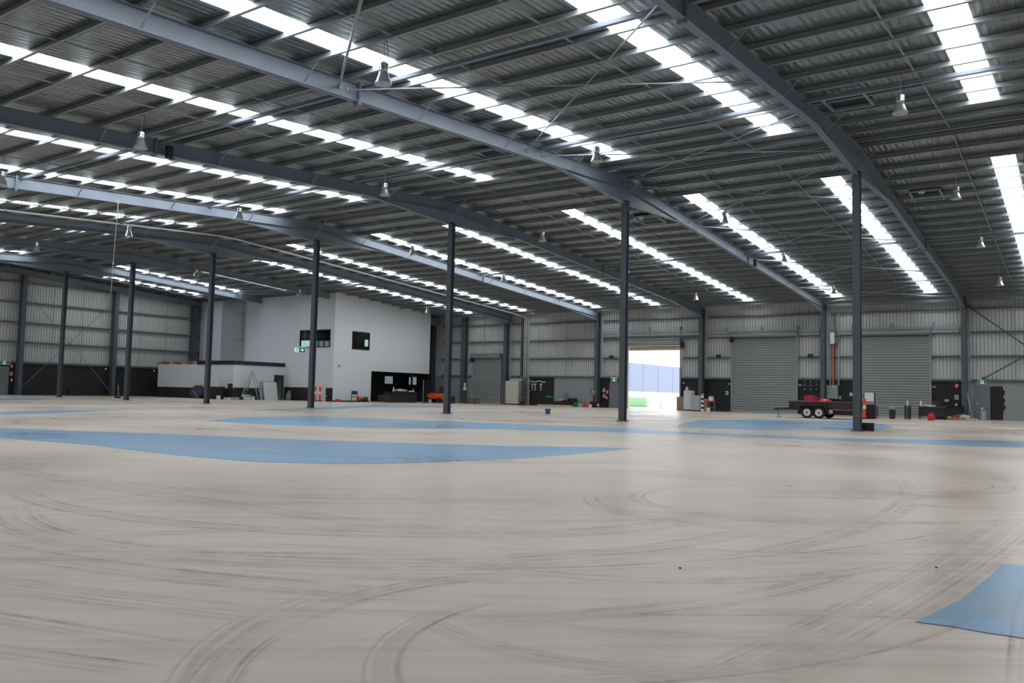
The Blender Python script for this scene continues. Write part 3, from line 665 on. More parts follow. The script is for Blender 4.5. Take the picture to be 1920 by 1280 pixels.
def pane(n,c,M_,lb,dark=None):
    t=thing('window_%d'%n,lb,'window',(0,0,0)); t['kind']='structure'
    x0,x1,y0,y1,z0,z1=c
    b=MB(); b.box(*c); b.build('pane',M_,t)
    b=MB()
    if x1-x0>y1-y0: b.box(x0-.06,x1+.06,y0-.0,y1+.03,z0-.06,z0); b.box(x0-.06,x1+.06,y0,y1+.03,z1,z1+.06); b.box(x0-.06,x0,y0,y1+.03,z0,z1); b.box(x1,x1+.06,y0,y1+.03,z0,z1)
    else: b.box(x0-.03,x1,y0-.06,y1+.06,z0-.06,z0); b.box(x0-.03,x1,y0-.06,y1+.06,z1,z1+.06); b.box(x0-.03,x1,y0-.06,y0,z0,z1); b.box(x0-.03,x1,y1,y1+.06,z0,z1)
    b.build('window_frame',M_DARK,t)
YB=59.5
pane(33,(-68.5,-67.14,YB,YB+.04,5.37,6.1),M_DAY,'bright cyan daylight pane seen through the wide office window')
for k,(a,e) in enumerate(((-66.19,-65.95),(-65.75,-65.1),(-64.9,-64.26))): pane(34+k,(a,e,YB,YB+.04,5.4,6.0),M_DIM,'dim blind covered pane seen through the wide office window, %s from the left'%['second','third','last'][k])
pane(37,(-59.13,-58.58,YB,YB+.04,5.35,6.02),M_DAY,'bright daylight pane seen through the small office window')
pane(38,(-54.0,-53.96,57.1,58.18,1.66,2.36),M_DIM,'pale window at the back of the dark workshop, left of the two')
pane(39,(-53.25,-52.3,59.68,59.72,1.62,2.33),M_DIM,'pale split window at the back of the dark workshop, right of the two')
b=MB(); b.box(-53.0,-52.77,59.66,59.70,1.6,2.35); struct(b,'trim_4',M_DARK,'dark mullion of the right workshop window','trim')
b=MB()
for k,(x,z) in enumerate(((-53.1,2.55),(-52.95,2.5),(-52.85,2.56))): b.bar((x,59.7,z),(x+.1,59.7,z-.12),.02,.05)
b.box(-52.75,-52.35,59.69,59.72,2.38,2.44); struct(b,'wall_workshop_marks',M_WHITE,'white painted marks above the right workshop window','wall painting')
# black dado with green edge on the office face, dark skirting, low black door
b=MB(); b.box(-56.75,-53.3,OY-.025,OY,0,1.07); struct(b,'wall_office_dado',M_BLACK,'black dado on the white office face behind the bottles','wall panel')
b=MB(); b.box(-56.75,-53.3,OY-.035,OY,1.07,1.12); struct(b,'trim_1',M_SKIRTG,'green edge above the black office dado','trim')
t=thing('access_door','low black door with a white knob at the foot of the office wall','door',(ux(617,OY-.03),OY-.03,0)); t['kind']='structure'
b=MB(); b.box(-.38,.38,-.02,.03,.02,1.12); b.build('door_leaf',M_BLACK,t)
b=MB(); b.blob((-.22,-.05,.45),(.05,.04,.05),1,0); b.build('knob',M_WHITE2,t)
b=MB(); b.box(OX,OX+.03,OY,51.9,0,.1); struct(b,'baseboard_office',M_DARK,'dark skirting along the foot of the office side face','baseboard')
b=MB(); b.cbox((OX+.05,48.2,3.0),(.1,.14,.08)); b.cbox((OX+.12,48.2,2.96),(.06,.1,.04)); tag(b.build('wall_camera',M_GREY),'tiny grey camera fixed on the office corner','camera')
# ------------------------------------------------------------------ low white room
LX0,LX1,LY=-67.4,-56.8,42.4
b=MB(); b.box(LX0,LX1,LY,LY+.1,.88,2.86); b.box(LX0,LX0+.1,LY+.1,OY,.88,2.86)
b.box(LX1-.1,LX1,LY+.1,46.55,.93,2.86); b.box(LX1-.1,LX1,46.55,47.5,2.06,2.86); b.box(LX1-.1,LX1,47.5,OY,0,2.86); b.box(LX0+.1,LX1-.1,LY+.1,OY,2.8,2.855)
struct(b,'wall_low_room',M_WHITE,'white walls of the low flat roofed room in front of the office','wall')
b=MB(); b.box(LX0,LX1-.005,LY-.02,LY+.08,0,.84); b.box(LX1-.1,LX1+.02,LY+.08,46.5,0,.93); b.box(LX0-.02,LX0+.1,LY,OY,0,.84); struct(b,'wall_low_room_dado',M_BLACK,'black dado around the foot of the low white room','wall panel')
b=MB(); b.box(LX0,LX1+.02,LY-.03,LY+.08,.84,.89); b.box(LX1-.1,LX1+.03,LY,46.5,.93,.98); struct(b,'trim_2',M_SKIRTG,'green edge above the black dado of the low room','trim')
b=MB(); b.box(-61.7,LX1+.06,LY-.06,LY+.06,2.84,3.16); b.box(LX1-.06,LX1+.06,LY+.06,OY,2.84,3.16); struct(b,'trim_3',M_DARK,'dark fascia along the roof edge of the low room','trim')
b=MB(); b.box(LX1-.12,LX1+.04,46.5,46.58,0,2.1); b.box(LX1-.12,LX1+.04,47.42,47.52,0,2.1); b.box(LX1-.12,LX1+.04,46.5,47.52,2.04,2.12); struct(b,'door_8',M_SKIRTG,'green framed dark doorway in the low white room','door frame')
b=MB(); b.box(-58.6,-58.5,44,OY,0,2.8); struct(b,'wall_low_room_inside',M_DIN)
# timber pallet on the low roof
def pallet(nm,lb,loc,L_,W_,rz=0,mt=None):
    t=thing(nm,lb,'pallet',loc,rz); mt=mt or M_WOODP
    n=4
    for i in range(n):
        x=-L_/2+.18+(L_-.36)*i/(n-1)
        b=MB(); b.box(x-.32,x+.32,-W_/2,W_/2,.0,.20); b.build('bearer',mt if i!=0 else M_WOOD,t)
    b=MB()
    for j in range(6):
        y=-W_/2+.08+(W_-.16)*j/5; b.box(-L_/2,L_/2,y-.06,y+.06,.2,.26)
    b.build('deck_board',M_WOOD,t)
    return t
t=pallet('timber_pallet','long timber pallet lying on the left end of the low white roof',(-64.6,LY+.55,2.86),5.7,1.1)
# ------------------------------------------------------------------ outside the open doorway
b=MB(); b.box(-110,30,YW+.25,190,-.25,-.02); struct(b,'ground_outside',mat('yard_concrete',(196,194,188),.9),'bright yard outside the open doorway','ground')
t=thing('neighbour_building','pale blue grey building seen through the open doorway','building',(-40,70,0))
M_NB=mat('blue_grey_panel',(118,127,148),.7,0,.03)
y=0.; ys=[0,9.9,13.3,17.2,21.3,26,31,36,42,48,56,64]
for a,e in zip(ys,ys[1:]):
    b=MB(); b.box(-8,0,a+.04,e-.04,1.5,4.6); b.build('wall_panel',M_NB,t)
b=MB(); b.box(-8,.06,0,64,0,1.5); b.build('plinth',M_WHITE2,t)
b=MB(); b.box(-8,-.06,0,64,1.5,4.55); b.build('core_wall',M_DARK,t)
b=MB(); b.box(-39.7,-34.6,67.5,76,-.02,.02); 
for i in range(120):
    x=random.uniform(-39.2,-34.8); yy=random.uniform(67.7,75); b.prism([(x-.03,0),(x+.03,0),(x+random.uniform(-.05,.05),random.uniform(.1,.35))],.01,'y',yy)
tag(b.build('lawn_grass',mat('lawn',(150,196,140),.9)),'pale green grass strip outside the open doorway','grass',None,'stuff')
t=thing('grass_bank','bright green hedge like bank outside the doorway','hedge',(-36.6,73.6,0))
b=MB(); b.rbox(-1.9,1.9,-.35,.35,.021,.98,.15); b.build('bank',mat('lawn2',(176,206,178),.9,0,.2,5.,.6),t)
t=thing('yellow_bollard','yellow bollard just outside the open doorway, beside the column','bollard',(ux(1177.5,64),64,0))
b=MB(); b.lathe([(.10,0),(.10,1.0),(.07,1.07),(0.01,1.09)],n=16); b.build('post',mat('yellow',(232,214,70),.5),t,smooth=True)
b=MB(); b.box(-.16,.16,-.16,.16,-.02,.015); b.build('base_plate',M_STEEL,t)
t=thing('wire_fence','pale wire mesh fence panel outside the right side of the doorway','fence',(ux(1259,68),68,0))
b=MB()
for i in range(13): b.tube((-1+i*2/12,0,.1),(-1+i*2/12,0,1.0),.006,5)
for z in (.1,.4,.7,1.0): b.tube((-1,0,z),(1,0,z),.008,5)
b.build('wire_mesh',M_GALV,t)
for x in (-1.02,1.02):
    b=MB(); b.tube((x,0,-.02),(x,0,1.1),.03,8); b.build('post',M_GALV,t)
b=MB(); b.box(-37.,-24,YW+.35,69.,5.22,5.36)
for yy in (63.5,65.5,67.5): b.box(-37.,-24,yy-.04,yy+.04,5.10,5.22)
tag(b.build('awning',mat('beige_soffit',(176,160,148),.8)),'beige awning soffit outside above the open doorway','awning')
# ------------------------------------------------------------------ high bay lamps
rows=[('front',13.5,[-12.75,-22.3,-30.8]),('second',22.6,[-3.8,-12.75,-22.0,-30.8,-39.6,-49.0]),('third',34.5,[-3.85,-12.9,-22.4,-31.1,-51.3]),('fourth',43.8,[-3.8,-12.8,-21.9,-30.7,-50.2]),('rear',52.4,[-3.75,-12.65,-21.6,-45.5])]
lamp=None
def make_lamp():
    t=thing('high_bay_lamp','','lamp')
    b=MB(); b.lathe([(.02,.02),(.10,.0),(.13,-.03),(.13,-.12),(.11,-.13),(.13,-.14),(.13,-.22),(.10,-.25)],n=24); b.build('gear_housing',M_LAMP,t,smooth=True)
    b=MB(); b.lathe([(.10,-.24),(.115,-.25),(.15,-.36),(.19,-.48),(.23,-.58),(.255,-.62),(.25,-.625),(.225,-.575),(.11,-.26)],n=28,cap=False); b.build('reflector',M_LAMP,t,smooth=True)
    b=MB(); b.lathe([(.245,-.615),(.245,-.63),(.12,-.645),(0.01,-.65)],n=28); b.build('cover_glass',M_LGLASS,t,smooth=True)
    b=MB(); b.tube((0,0,0),(0,0,.70),.010,6); b.torus((0,0,.03),.03,.008,'y',12,6); b.torus((0,0,.66),.04,.010,'x',12,6); b.build('hook',M_GALV,t)
    b=MB(); b.path([(.05,0,.0),(.12,.02,.1),(.10,.05,.40),(.02,.06,.68)],.008,6); b.build('flex_cord',M_BLACK,t)
    return t
for nm,Y,xs in rows:
    for k,x in enumerate(xs):
        if lamp is None: lamp=t=make_lamp()
        else: t=dup(lamp)
        yy=min(PY,key=lambda q:abs(q-Y)); t.location=(x,yy,ztop(yy)-.50); t.scale=(.78,.78,.78)
        t['label']='silver bell shaped lamp in the %s lamp row, %s from the right in that row'%(nm,['first','second','third','fourth','fifth','sixth'][k]); t['category']='lamp'; t['group']='high bay lamps under the roof'
# roof vent frames (trimmed openings) with small sensor boxes
for x,y,lb,box in ((-5.45,24.6,'square roof opening frame with a white box, right of the nearest roof beam',1),(-5.2,37.4,'square roof opening frame on the far slope, right of the last column',1),(-17.3,23.5,'dark square roof opening frame left of the long pale beam',0),(-17.3,36.6,'bright edged square roof opening frame behind the doorway column',1)):
    t=thing('roof_hatch_frame',lb,'roof hatch',(x,y,ztop(y)))
    s=-SB if y>YC else SF
    b=MB(); w,l=.55,.7
    for sx in (-w,w): b.bar((sx,-l,-l*s+.02),(sx,l,l*s+.02),.06,.08)
    for sy in (-l,l): b.bar((-w,sy,sy*s+.02),(w,sy,sy*s+.02),.06,.08)
    b.build('frame',M_GALV,t)
    b=MB(); b.box(-w,w,-l,l,.14,.17); b.build('lid',M_BLACK,t)
    if box:
        b=MB(); b.rbox(-.2,.02,-l-.18,-l-.05,-.06,.03,.01); b.build('sensor_box',M_WHITE2,t)
# twin pipes along the roof beam and down the wall
M_PIPE=mat('white_pipe',(206,210,212),.35)
for x,lb in ((-41.62,'right hand pale pipe'),(-41.80,'left hand pale pipe')):
    t=thing('roof_pipe',lb+' of the pair under the roof, turning down the door wall','pipe',(0,0,0),group='twin pipes under the purlins')
    zz=lambda y: ztop(y)-.075; xw=x+.28
    b=MB(); b.path([(x,YF+.3,zz(YF+.3)),(x,YC-.6,zz(YC-.6)),(x,YC+.6,zz(YC+.6)),(x,60.6,zz(60.6)),(xw,YW-.30,zz(YW-.3)-.1),(xw,YW-.30,2.2)],.036,8); b.build('pipe_run',M_PIPE,t)
    for y in (6,10,14,18,22,26,34,38,42,46,50,54,58):
        b=MB(); b.box(x-.05,x+.05,y-.02,y+.02,zz(y)-.05,zz(y)+.05); b.tube((x,y,zz(y)),(x,y,ztop(y)+.1),.008,5); b.build('pipe_clip',M_STEEL,t)
    for z in (3,4.5,6):
        b=MB(); b.box(xw-.06,xw+.06,YW-.36,YW-.15,z,z+.04); b.build('pipe_clip',M_STEEL,t)
# hanging rope at the left
t=thing('hanging_rope','pale knotted rope hanging from the roof at the left','rope',(-33.6,18.9,0))
b=MB(); z0=ztop(18.9)-D-.02
b.path([(0,0,z0),(.02,0,8.2),(-.06,.0,7.2),(-.14,.02,6.2)],.012,6); b.torus((-.15,.02,6.12),.05,.014,'y',12,6); b.path([(-.15,.02,6.06),(-.2,.03,5.2),(-.26,.03,4.75)],.012,6); b.build('rope',M_CLOTH,t)
b=MB(); b.path([(.03,0,z0),(.05,0,8.3),(-.02,0,7.6)],.008,6); b.torus((0,0,z0+.02),.07,.012,'x',12,6); b.build('rope_tail',M_CLOTH,t)
# black loudspeaker / camera boxes fixed under the beams
for x,y,lb in ((-24.45,15.25,'dark box bolted under the third roof beam from the right'),(-15.3,45.6,'small dark box under the long pale roof beam')): 
    b=MB(); z=zbot(y); b.rbox(x+.14,x+.32,y-.1,y+.1,z-.16,z+.24,.02); tag(b.build('beam_box',M_BLACK),lb,'box')
# ------------------------------------------------------------------ exit signs
def runner(b):
    b.lathe([(.001,-.01),(.035,-.01),(.035,.0)],n=14,M=Matrix.Translation((.035,-.012,.10))@Matrix.Rotation(R(90),4,'X'))
    for p,q,w in (((.02,.06),(-.02,-.02),.045),((-.02,-.02),(.05,-.07),.03),((.05,-.07),(.04,-.13),.026),((-.02,-.02),(-.07,-.10),.03),((-.07,-.10),(-.12,-.10),.026),((.02,.05),(.09,.02),.022),((.01,.05),(-.06,.03),.022),((-.06,.03),(-.08,-.03),.02)):
        b.bar((p[0],-.014,p[1]),(q[0],-.014,q[1]),.008,w,(0,0,1))
def exit_sign(lb,loc,rz,w,h,arrow=False,hang=None):
    t=thing('exit_sign',lb,'exit sign',loc,rz)
    b=MB(); b.box(-w/2,w/2,0,.08,-h/2,h/2); b.build('housing',M_WHITE2,t)
    b=MB(); b.box(-w/2+.02,w/2-.02,-.008,0,-h/2+.03,h/2-.04); b.build('face',M_SIGNG,t)
    b=MB(); t2=MB()
    if arrow:
        b.bar((.02,-.014,0),(.27,-.014,0),.008,.05,(0,0,1)); b.bar((.28,-.014,0),(.17,-.014,.10),.008,.05,(0,0,1)); b.bar((.28,-.014,0),(.17,-.014,-.10),.008,.05,(0,0,1))
        b.box(-w/2+.03,-.08,-.012,-.006,-h/2+.04,h/2-.05)
    else:
        b.box(-.09,.11,-.011,-.006,-h/2+.04,h/2-.05)
    b.build('pictogram_ground',M_SIGNW,t)
    b=MB(); runner(b)
    M2=M_SIGNG
    o=b.build('running_man',M2,t); o.location=(-.22 if arrow else .01,-.003,0); o.scale=(1.0,1,1.0*h/.34)
    b=MB(); b.box(-w/2,w/2,-.01,.09,h/2,h/2+.05); b.build('top_cap',M_WHITE2,t)
    if hang:
        for sx in (-w*.42,w*.42):
            b=MB(); b.tube((sx,.04,h/2+.05),(sx,.04,hang-loc[2]),.008,6); b.build('hanging_rod',M_GALV,t)
    return t
exit_sign('green exit sign above the grey door left of the open doorway',(-32.47,YW-.13,2.36),0,.64,.36)
exit_sign('green exit sign above the far right exit door',(-5.48,YW-.13,2.48),0,.56,.32)
exit_sign('green exit sign above the door at the left edge',(XL+.13,30.5,2.5),R(90),.95,.32)
exit_sign('green exit sign with a white arrow, hanging before the white office',(-50.8,44,4.05),R(42),.85,.42,True,ztop(44)-.02)
# floodlights on the girts
for x,lb in ((-32.63,'black floodlight on the wall rail left of the open doorway'),(-23.3,'black floodlight on the wall rail left of the middle roller door'),(-16.35,'black floodlight on the wall rail right of the middle roller door')):
    t=thing('floodlight',lb,'floodlight',(x,YW-.3,4.25))
    b=MB(); b.rbox(-.17,.17,-.12,.04,-.10,.14,.02); b.build('body',M_BLACK,t)
    b=MB(); b.cbox((0,-.125,.02),(.28,.012,.18)); b.build('lens',mat('dark_lens',(50,54,60),.2),t)
    b=MB(); b.box(-.03,.2,-.03,.16,-.13,-.08); b.build('bracket',M_STEEL,t)
# ------------------------------------------------------------------ fire gear
def extinguisher(lb,loc,rz=0):
    t=thing('fire_extinguisher',lb,'fire extinguisher',loc,rz)
    b=MB(); b.lathe([(.02,0),(.075,.01),(.08,.04),(.08,.30),(.05,.36),(.025,.38),(.025,.41)],n=18); b.build('cylinder',M_RED,t,smooth=True)
    b=MB(); b.lathe([(.0815,.16),(.0815,.27)],n=18,cap=False); b.build('label_band',M_WHITE2,t)
    b=MB(); b.bar((0,0,.42),(0,-.11,.45),.02,.02); b.bar((0,0,.40),(0,-.10,.39),.02,.015); b.build('lever',M_BLACK,t)
    b=MB(); b.path([(.03,0,.40),(.11,-.02,.34),(.115,-.02,.18)],.012,6); b.build('hose',M_BLACK,t)
    b=MB(); b.box(-.03,.03,.07,.12,.1,.3); b.build('bracket',M_STEEL,t)
def fsign(lb,loc,rz,kind):
    t=thing('fire_sign',lb,'sign',loc,rz)
    b=MB(); b.box(-.12,.12,0,.01,-.15,.15); b.build('plate',M_RED if kind==0 else M_WHITE2,t)
    b=MB()
    if kind==0: b.box(-.05,.03,-.006,0,-.1,.07); b.box(-.02,.02,-.006,0,.07,.12); b.box(.03,.07,-.006,0,.02,.1)
    else:
        for i in range(2):
            for j in range(2): b.box(-.1+.11*i,-.02+.11*i,-.006,0,-.11+.13*j,-.03+.13*j)
    b.build('symbol',M_WHITE2 if kind==0 else M_REDD,t)
    return t
fsign('red fire sign high on the black panel left of the last wall column',(-6.95,YW-.045,2.2),0,0); fsign('white and red notice below the red fire sign at right',(-6.97,YW-.045,1.44),0,1)
extinguisher('red fire extinguisher on the black panel left of the last wall column',(-6.96,YW-.16,.72))
fsign('red fire sign on the left end wall beside the exit door',(XL+.05,31.12,2.25),R(90),0); fsign('white and red notice on the left end wall beside the exit door',(XL+.05,31.12,1.65),R(90),1)
extinguisher('red fire extinguisher hanging low on the left end wall',(XL+.16,31.12,.95),R(90))
fsign('white and red notice left of the grey door by the open doorway',(-33.45,YW-.045,1.45),0,1); fsign('red fire sign close beside the grey door by the open doorway',(-33.12,YW-.045,1.3),0,0)
extinguisher('upper red extinguisher beside the grey door by the open doorway',(-33.1,YW-.16,.62)); 
fsign('lower white notice above the red extinguisher near the grey door',(-33.42,YW-.045,.98),0,1)
# small boxes on the walls
for nm,x,z,w,h,m,lb in (('wall_socket',-22.68,1.42,.2,.28,M_WHITE2,'white socket box left of the middle roller door'),('wall_notice',-13.6,1.5,.2,.22,M_WHITE2,'white notice on the black panel left of the right roller door'),('wall_socket',-14.35,1.25,.12,.2,M_WHITE2,'small white socket right of the grey switchboard'),
  ('wall_socket',-31.68,1.28,.16,.26,M_WHITE2,'white box beside the grey door next to the open doorway'),('wall_socket',-7.55,1.2,.24,.14,M_WHITE2,'white socket plate above the black bench at right'),('door_switch',-47.72,3.0,.14,.2,M_WHITE2,'white switch box left of the small roller door'),
  ('junction_box',-26.25,2.15,.22,.12,M_GREYL,'grey junction box right of the open doorway'),('junction_box',-22.45,2.12,.26,.12,M_GREYL,'grey junction box left of the middle roller door'),('junction_box',-17.2,2.1,.26,.12,M_GREYL,'grey junction box right of the middle roller door'),('junction_box',-8.35,2.1,.28,.12,M_GREYL,'grey junction box right of the right roller door')):
    t=thing(nm,lb,nm.replace('_',' '),(x,YW-.04,z)); b=MB(); b.rbox(-w/2,w/2,-.08,0,-h/2,h/2,.012); b.build('body',m,t)
    b=MB(); b.box(-w*.3,w*.3,-.09,-.078,-h*.25,h*.25); b.build('cover',M_GREY,t)
# switchboard, cable ladder, cables
t=thing('switchboard','grey electrical switchboard hanging on the wall behind the trailer','electrical cabinet',(-14.84,YW-.05,1.15))
b=MB(); b.rbox(-.38,.38,-.3,0,0,.98,.015); b.build('body',mat('switch_grey',(132,146,142),.5),t)
b=MB(); b.box(-.32,.36,-.315,-.298,.04,.94); b.build('door',mat('switch_grey',(132,146,142),.5),t)
b=MB(); b.cbox((-.24,-.33,.45),(.05,.03,.09)); b.build('handle',M_BLACK,t)
b=MB(); b.box(.0,.2,-.32,-.314,.84,.88); b.build('name_plate',M_WHITE2,t)
t=thing('cable_ladder','tall grey cable ladder rising above the switchboard','cable ladder',(-14.7,YW-.24,0))
for s in (-.30,.30):
    b=MB(); b.box(s-.03,s+.03,-.04,.04,2.15,7.3); b.build('rail',M_GREYL,t)
b=MB()
for i in range(34): b.box(-.27,.27,-.012,.012,2.2+.15*i,2.225+.15*i)
o=b.build('rung',M_GALV,t); 
for i,x in enumerate((-.14,-.09,-.04)):
    b=MB(); b.path([(x,-.03,2.13),(x+.01,-.035,3.5),(x,-.03,5.1)],.016,6); o=tag(b.build('power_cable',M_CABO),'orange power cable on the cable ladder, %s from the left'%['first','second','third'][i],'cable',group='orange cables on the cable ladder'); o.location=(-14.7,YW-.24,0)
for x in (.02,.07):
    b=MB(); b.path([(x,-.03,2.13),(x,-.035,4.),(x,-.03,7.3)],.014,6); o=tag(b.build('power_cable',M_BLACK),'black cable on the cable ladder, %s'%('next to the orange ones' if x<.05 else 'further right'),'cable'); o.location=(-14.7,YW-.24,0)
t=thing('isolator_box','white box fixed high on the cable ladder','electrical box',(-14.66,YW-.3,5.1)); b=MB(); b.rbox(-.28,.0,-.14,0,0,.8,.01); b.build('body',M_WHITE2,t); b=MB(); b.rbox(.0,.26,-.12,0,.02,.76,.01); b.build('switch_panel',M_TEAL,t)
b=MB(); b.cbox((.13,-.13,.5),(.1,.03,.14)); b.build('rotary_switch',M_BLACK,t)
for x,lb in ((-14.05,'left'),(-13.5,'right')):
    b=MB(); yy=YW-9.; b.tube((x,yy,ztop(yy)-.02),(x,YW-8.6,7.0),.006,5); b.tube((x,YW-8.6,7.0),(x+.0,YW-8.6,5.8),.006,5)
    tag(b.build('drop_wire',M_GALV),'thin wire hanging from the roof before the right roller door, %s of the two'%lb,'wire')
t=thing('peg_panel','black panel with nine white pegs on the wall behind the trailer','peg panel',(-16.4,YW-.05,2.1))
b=MB(); b.box(-.62,.62,-.02,0.01,-.45,.4); b.build('panel',M_BLACK,t)
for i in range(3):
    for j in range(3):
        b=MB(); b.lathe([(.035,0),(.035,.04),(.015,.06)],n=10,M=Matrix.Translation((-.42+.42*i,-.02,.28-.28*j))@Matrix.Rotation(R(90),4,'X')); b.build('peg',M_WHITE2,t)
# ------------------------------------------------------------------ box trailer
t=thing('trailer','dark tandem axle box trailer with white rims parked before the switchboard','trailer',(-12.7,49.3,0))
b=MB(); b.box(-1.25,2.3,-1.0,-.95,.58,.93); b.box(-1.25,2.3,.95,1.0,.58,.93); b.box(-1.25,-1.2,-1,1,.58,.93); b.box(2.25,2.3,-1,1,.58,.93); b.box(-1.2,2.25,-.95,.95,.58,.63)
for x in (-1.1,-.2,.8,1.8): b.box(x-.03,x+.03,-1.03,-1.0,.56,.93)
b.build('tray',M_BROWN,t)
b=MB(); b.box(-1.32,2.36,-1.05,-.98,.93,.97); b.box(-1.32,2.36,.98,1.05,.93,.97); b.box(-1.32,-1.25,-1.05,1.05,.93,.97); b.box(2.3,2.36,-1.05,1.05,.93,.97); b.build('top_rail',M_GREY,t)
b=MB(); b.bar((-1.55,-.7,.5),(-2.25,0,.47),.07,.1); b.bar((-1.55,.7,.5),(-2.25,0,.47),.07,.1); b.bar((-1.6,0,.5),(-2.45,0,.47),.07,.09); b.box(-1.5,2.3,-.8,-.7,.46,.58); b.box(-1.5,2.3,.7,.8,.46,.58); b.build('drawbar',M_BROWN,t)
b=MB(); b.tube((-2.15,-.05,.12),(-2.15,-.05,.78),.03,8); b.tube((-2.15,-.05,.74),(-2.02,-.05,.80),.012,6); b.box(-2.3,-2.0,-.13,.03,0,.03); b.tube((-2.15,-.05,.03),(-2.15,-.05,.14),.02,8); b.build('jockey_stand',M_STEEL,t)
b=MB(); b.bar((-2.4,0,.5),(-2.58,0,.52),.09,.07); b.tube((-2.45,0,.45),(-2.45,0,.72),.02,6); b.build('coupling',M_GALV,t)
def wheel(x,y,s):
    M=Matrix.Translation((x,y,.335))@Matrix.Rotation(R(90)*s,4,'X')
    b=MB(); b.lathe([(.20,-.08),(.30,-.09),(.333,-.06),(.335,.06),(.30,.09),(.20,.08)],n=32,M=M,cap=False); w=b.build('wheel',M_RUB,t,smooth=True)
    b=MB(); b.lathe([(.205,.07),(.20,.075),(.185,.05),(.08,.05),(.07,.07),(.05,.075)],n=28,M=M); b.build('rim',M_RIM,w,smooth=True)
    b=MB(); b.lathe([(.05,.06),(.05,.10),(.03,.11)],n=16,M=M)
    for i in range(6):
        a=i*R(60); c=Vector((.125*math.cos(a),.125*math.sin(a),.052)); b.lathe([(.022,0),(.022,.004)],n=8,M=M@Matrix.Translation(c))
    b.build('hub',M_BLACK,w)
for x in (-.22,.43): wheel(x,-1.1,1); wheel(x,1.1,-1)
for s in (-1,1):
    b=MB(); y0,y1=(-1.24,-.98) if s<0 else (.98,1.24)
    P=[(-.70,.45),(-.57,.74),(.77,.74),(.93,.42),(.89,.42),(.75,.70),(-.55,.70),(-.66,.45)]
    b.prism(P,y1-y0,'y',y0); b.build('mudguard',M_BROWN,t)
b=MB(); b.rbox(.95,1.15,-1.06,-.9,.3,.52,.02); b.build('tail_light',mat('amber_lens',(190,180,150),.4),t)
b=MB(); b.rbox(1.15,2.3,-1.12,-.98,.48,.95,.02); b.build('side_box',M_TAN if False else M_BROWN,t)
b=MB(); b.box(1.15,2.3,-1.14,-1.12,.5,.53); b.build('side_box_edge',M_TAN,t)
for nm,x,r,lb in (('red_tub',-.35,(.36,.25,.16),'round red tub lying on the trailer'),):
    t2=thing('red_tub',lb,'tub',(-12.95,49.0,.63)); b=MB(); b.lathe([(.30,.0),(.38,.36),(.41,.42),(.38,.42),(.28,.06)],n=24,M=Matrix.Rotation(R(-25),4,'X')@Matrix.Translation((0,0,.1))); b.build('shell',M_RED,t2,smooth=True)
    b=MB(); b.torus((0,0,0),.40,.025,'z',28,8); o=b.build('rim',mat('red_bright',(220,60,70),.35),t2,smooth=True); o.matrix_local=Matrix.Rotation(R(-25),4,'X')@Matrix.Translation((0,0,.52))
b=MB(); b.blob((-12.2,49.2,.88),(.42,.35,.24),2,.1,4); tag(b.build('red_sack',M_RED,smooth=True),'crumpled red sack on the trailer behind the tub','sack')
b=MB(); b.rbox(-13.85,-13.4,48.9,49.5,.635,1.0,.03); tag(b.build('red_crate',M_REDD),'low dark red crate at the front of the trailer','crate')
# ------------------------------------------------------------------ things right of the trailer
t=thing('speaker_box','black speaker box standing at the foot of the right hand column','speaker',(ux(1626.5,30.7),30.75,0))
b=MB(); b.rbox(-.19,.19,-.13,.13,.012,.29,.015); b.build('cabinet',M_BLACK,t)
b=MB(); b.box(-.17,.17,-.14,-.128,.03,.27); b.build('grille',mat('grille',(40,42,44),.8),t)
for x in (-.09,.09):
    b=MB(); b.lathe([(.06,0),(.06,.008),(.03,.014)],n=16,M=Matrix.Translation((x,-.14,.15))@Matrix.Rotation(R(90),4,'X')); b.build('cone',M_RUB,t)
for x in (-.15,.15):
    b=MB(); b.box(x-.03,x+.03,-.1,.1,0,.014); b.build('foot',M_RUB,t)
def tbollard(lb,loc,h=1.18):
    t=thing('traffic_bollard',lb,'bollard',loc,group='orange T top bollards')
    b=MB(); b.lathe([(.20,0),(.20,.05),(.12,.07)],n=8); b.build('base',M_RUB,t)
    b=MB(); b.lathe([(.10,.06),(.085,h*.45),(.075,h*.82)],n=18); b.build('post',M_ORANGE,t,smooth=True)
    b=MB(); b.lathe([(.092,h*.5),(.084,h*.68)],n=18,cap=False); b.build('reflective_band',M_WHITE2,t)
    b=MB(); b.rbox(-.12,.12,-.05,.05,h*.80,h,.04); b.build('handle',M_ORANGE,t)
tbollard('orange bollard standing beside the right hand column, before the black cabinet',(ux(1620.5,51.86),51.86,0))
tbollard('orange bollard close to the column under the exit sign',(ux(591,46.9),46.9,0)); tbollard('orange bollard left of the low black door',(ux(600,47.1),47.1,0))
t=thing('notice_stand','black cabinet with a white notice board on top, right of the right hand column','cabinet',(ux(1630,52.6),52.6,0))
b=MB(); b.rbox(-.33,.33,-.25,.25,0,.85,.015); b.build('cabinet',M_BLACK,t)
b=MB(); b.box(-.3,-.27,-.05,.05,.85,1.55); b.box(.29,.33,-.05,.05,.85,1.55); b.build('upright',M_DARK,t)
b=MB(); b.box(-.25,.26,-.07,-.04,1.03,1.54); b.build('notice_board',M_WHITE2,t)
b=MB(); b.box(-.2,.1,-.32,-.29,.1,.14); b.box(-.2,-.17,-.32,-.29,.1,.68); b.box(.07,.1,-.32,-.29,.1,.68); b.box(-.2,.1,-.32,-.29,.42,.46); b.box(-.2,.1,-.3,-.25,.1,.13); b.build('red_frame',M_REDD,t)
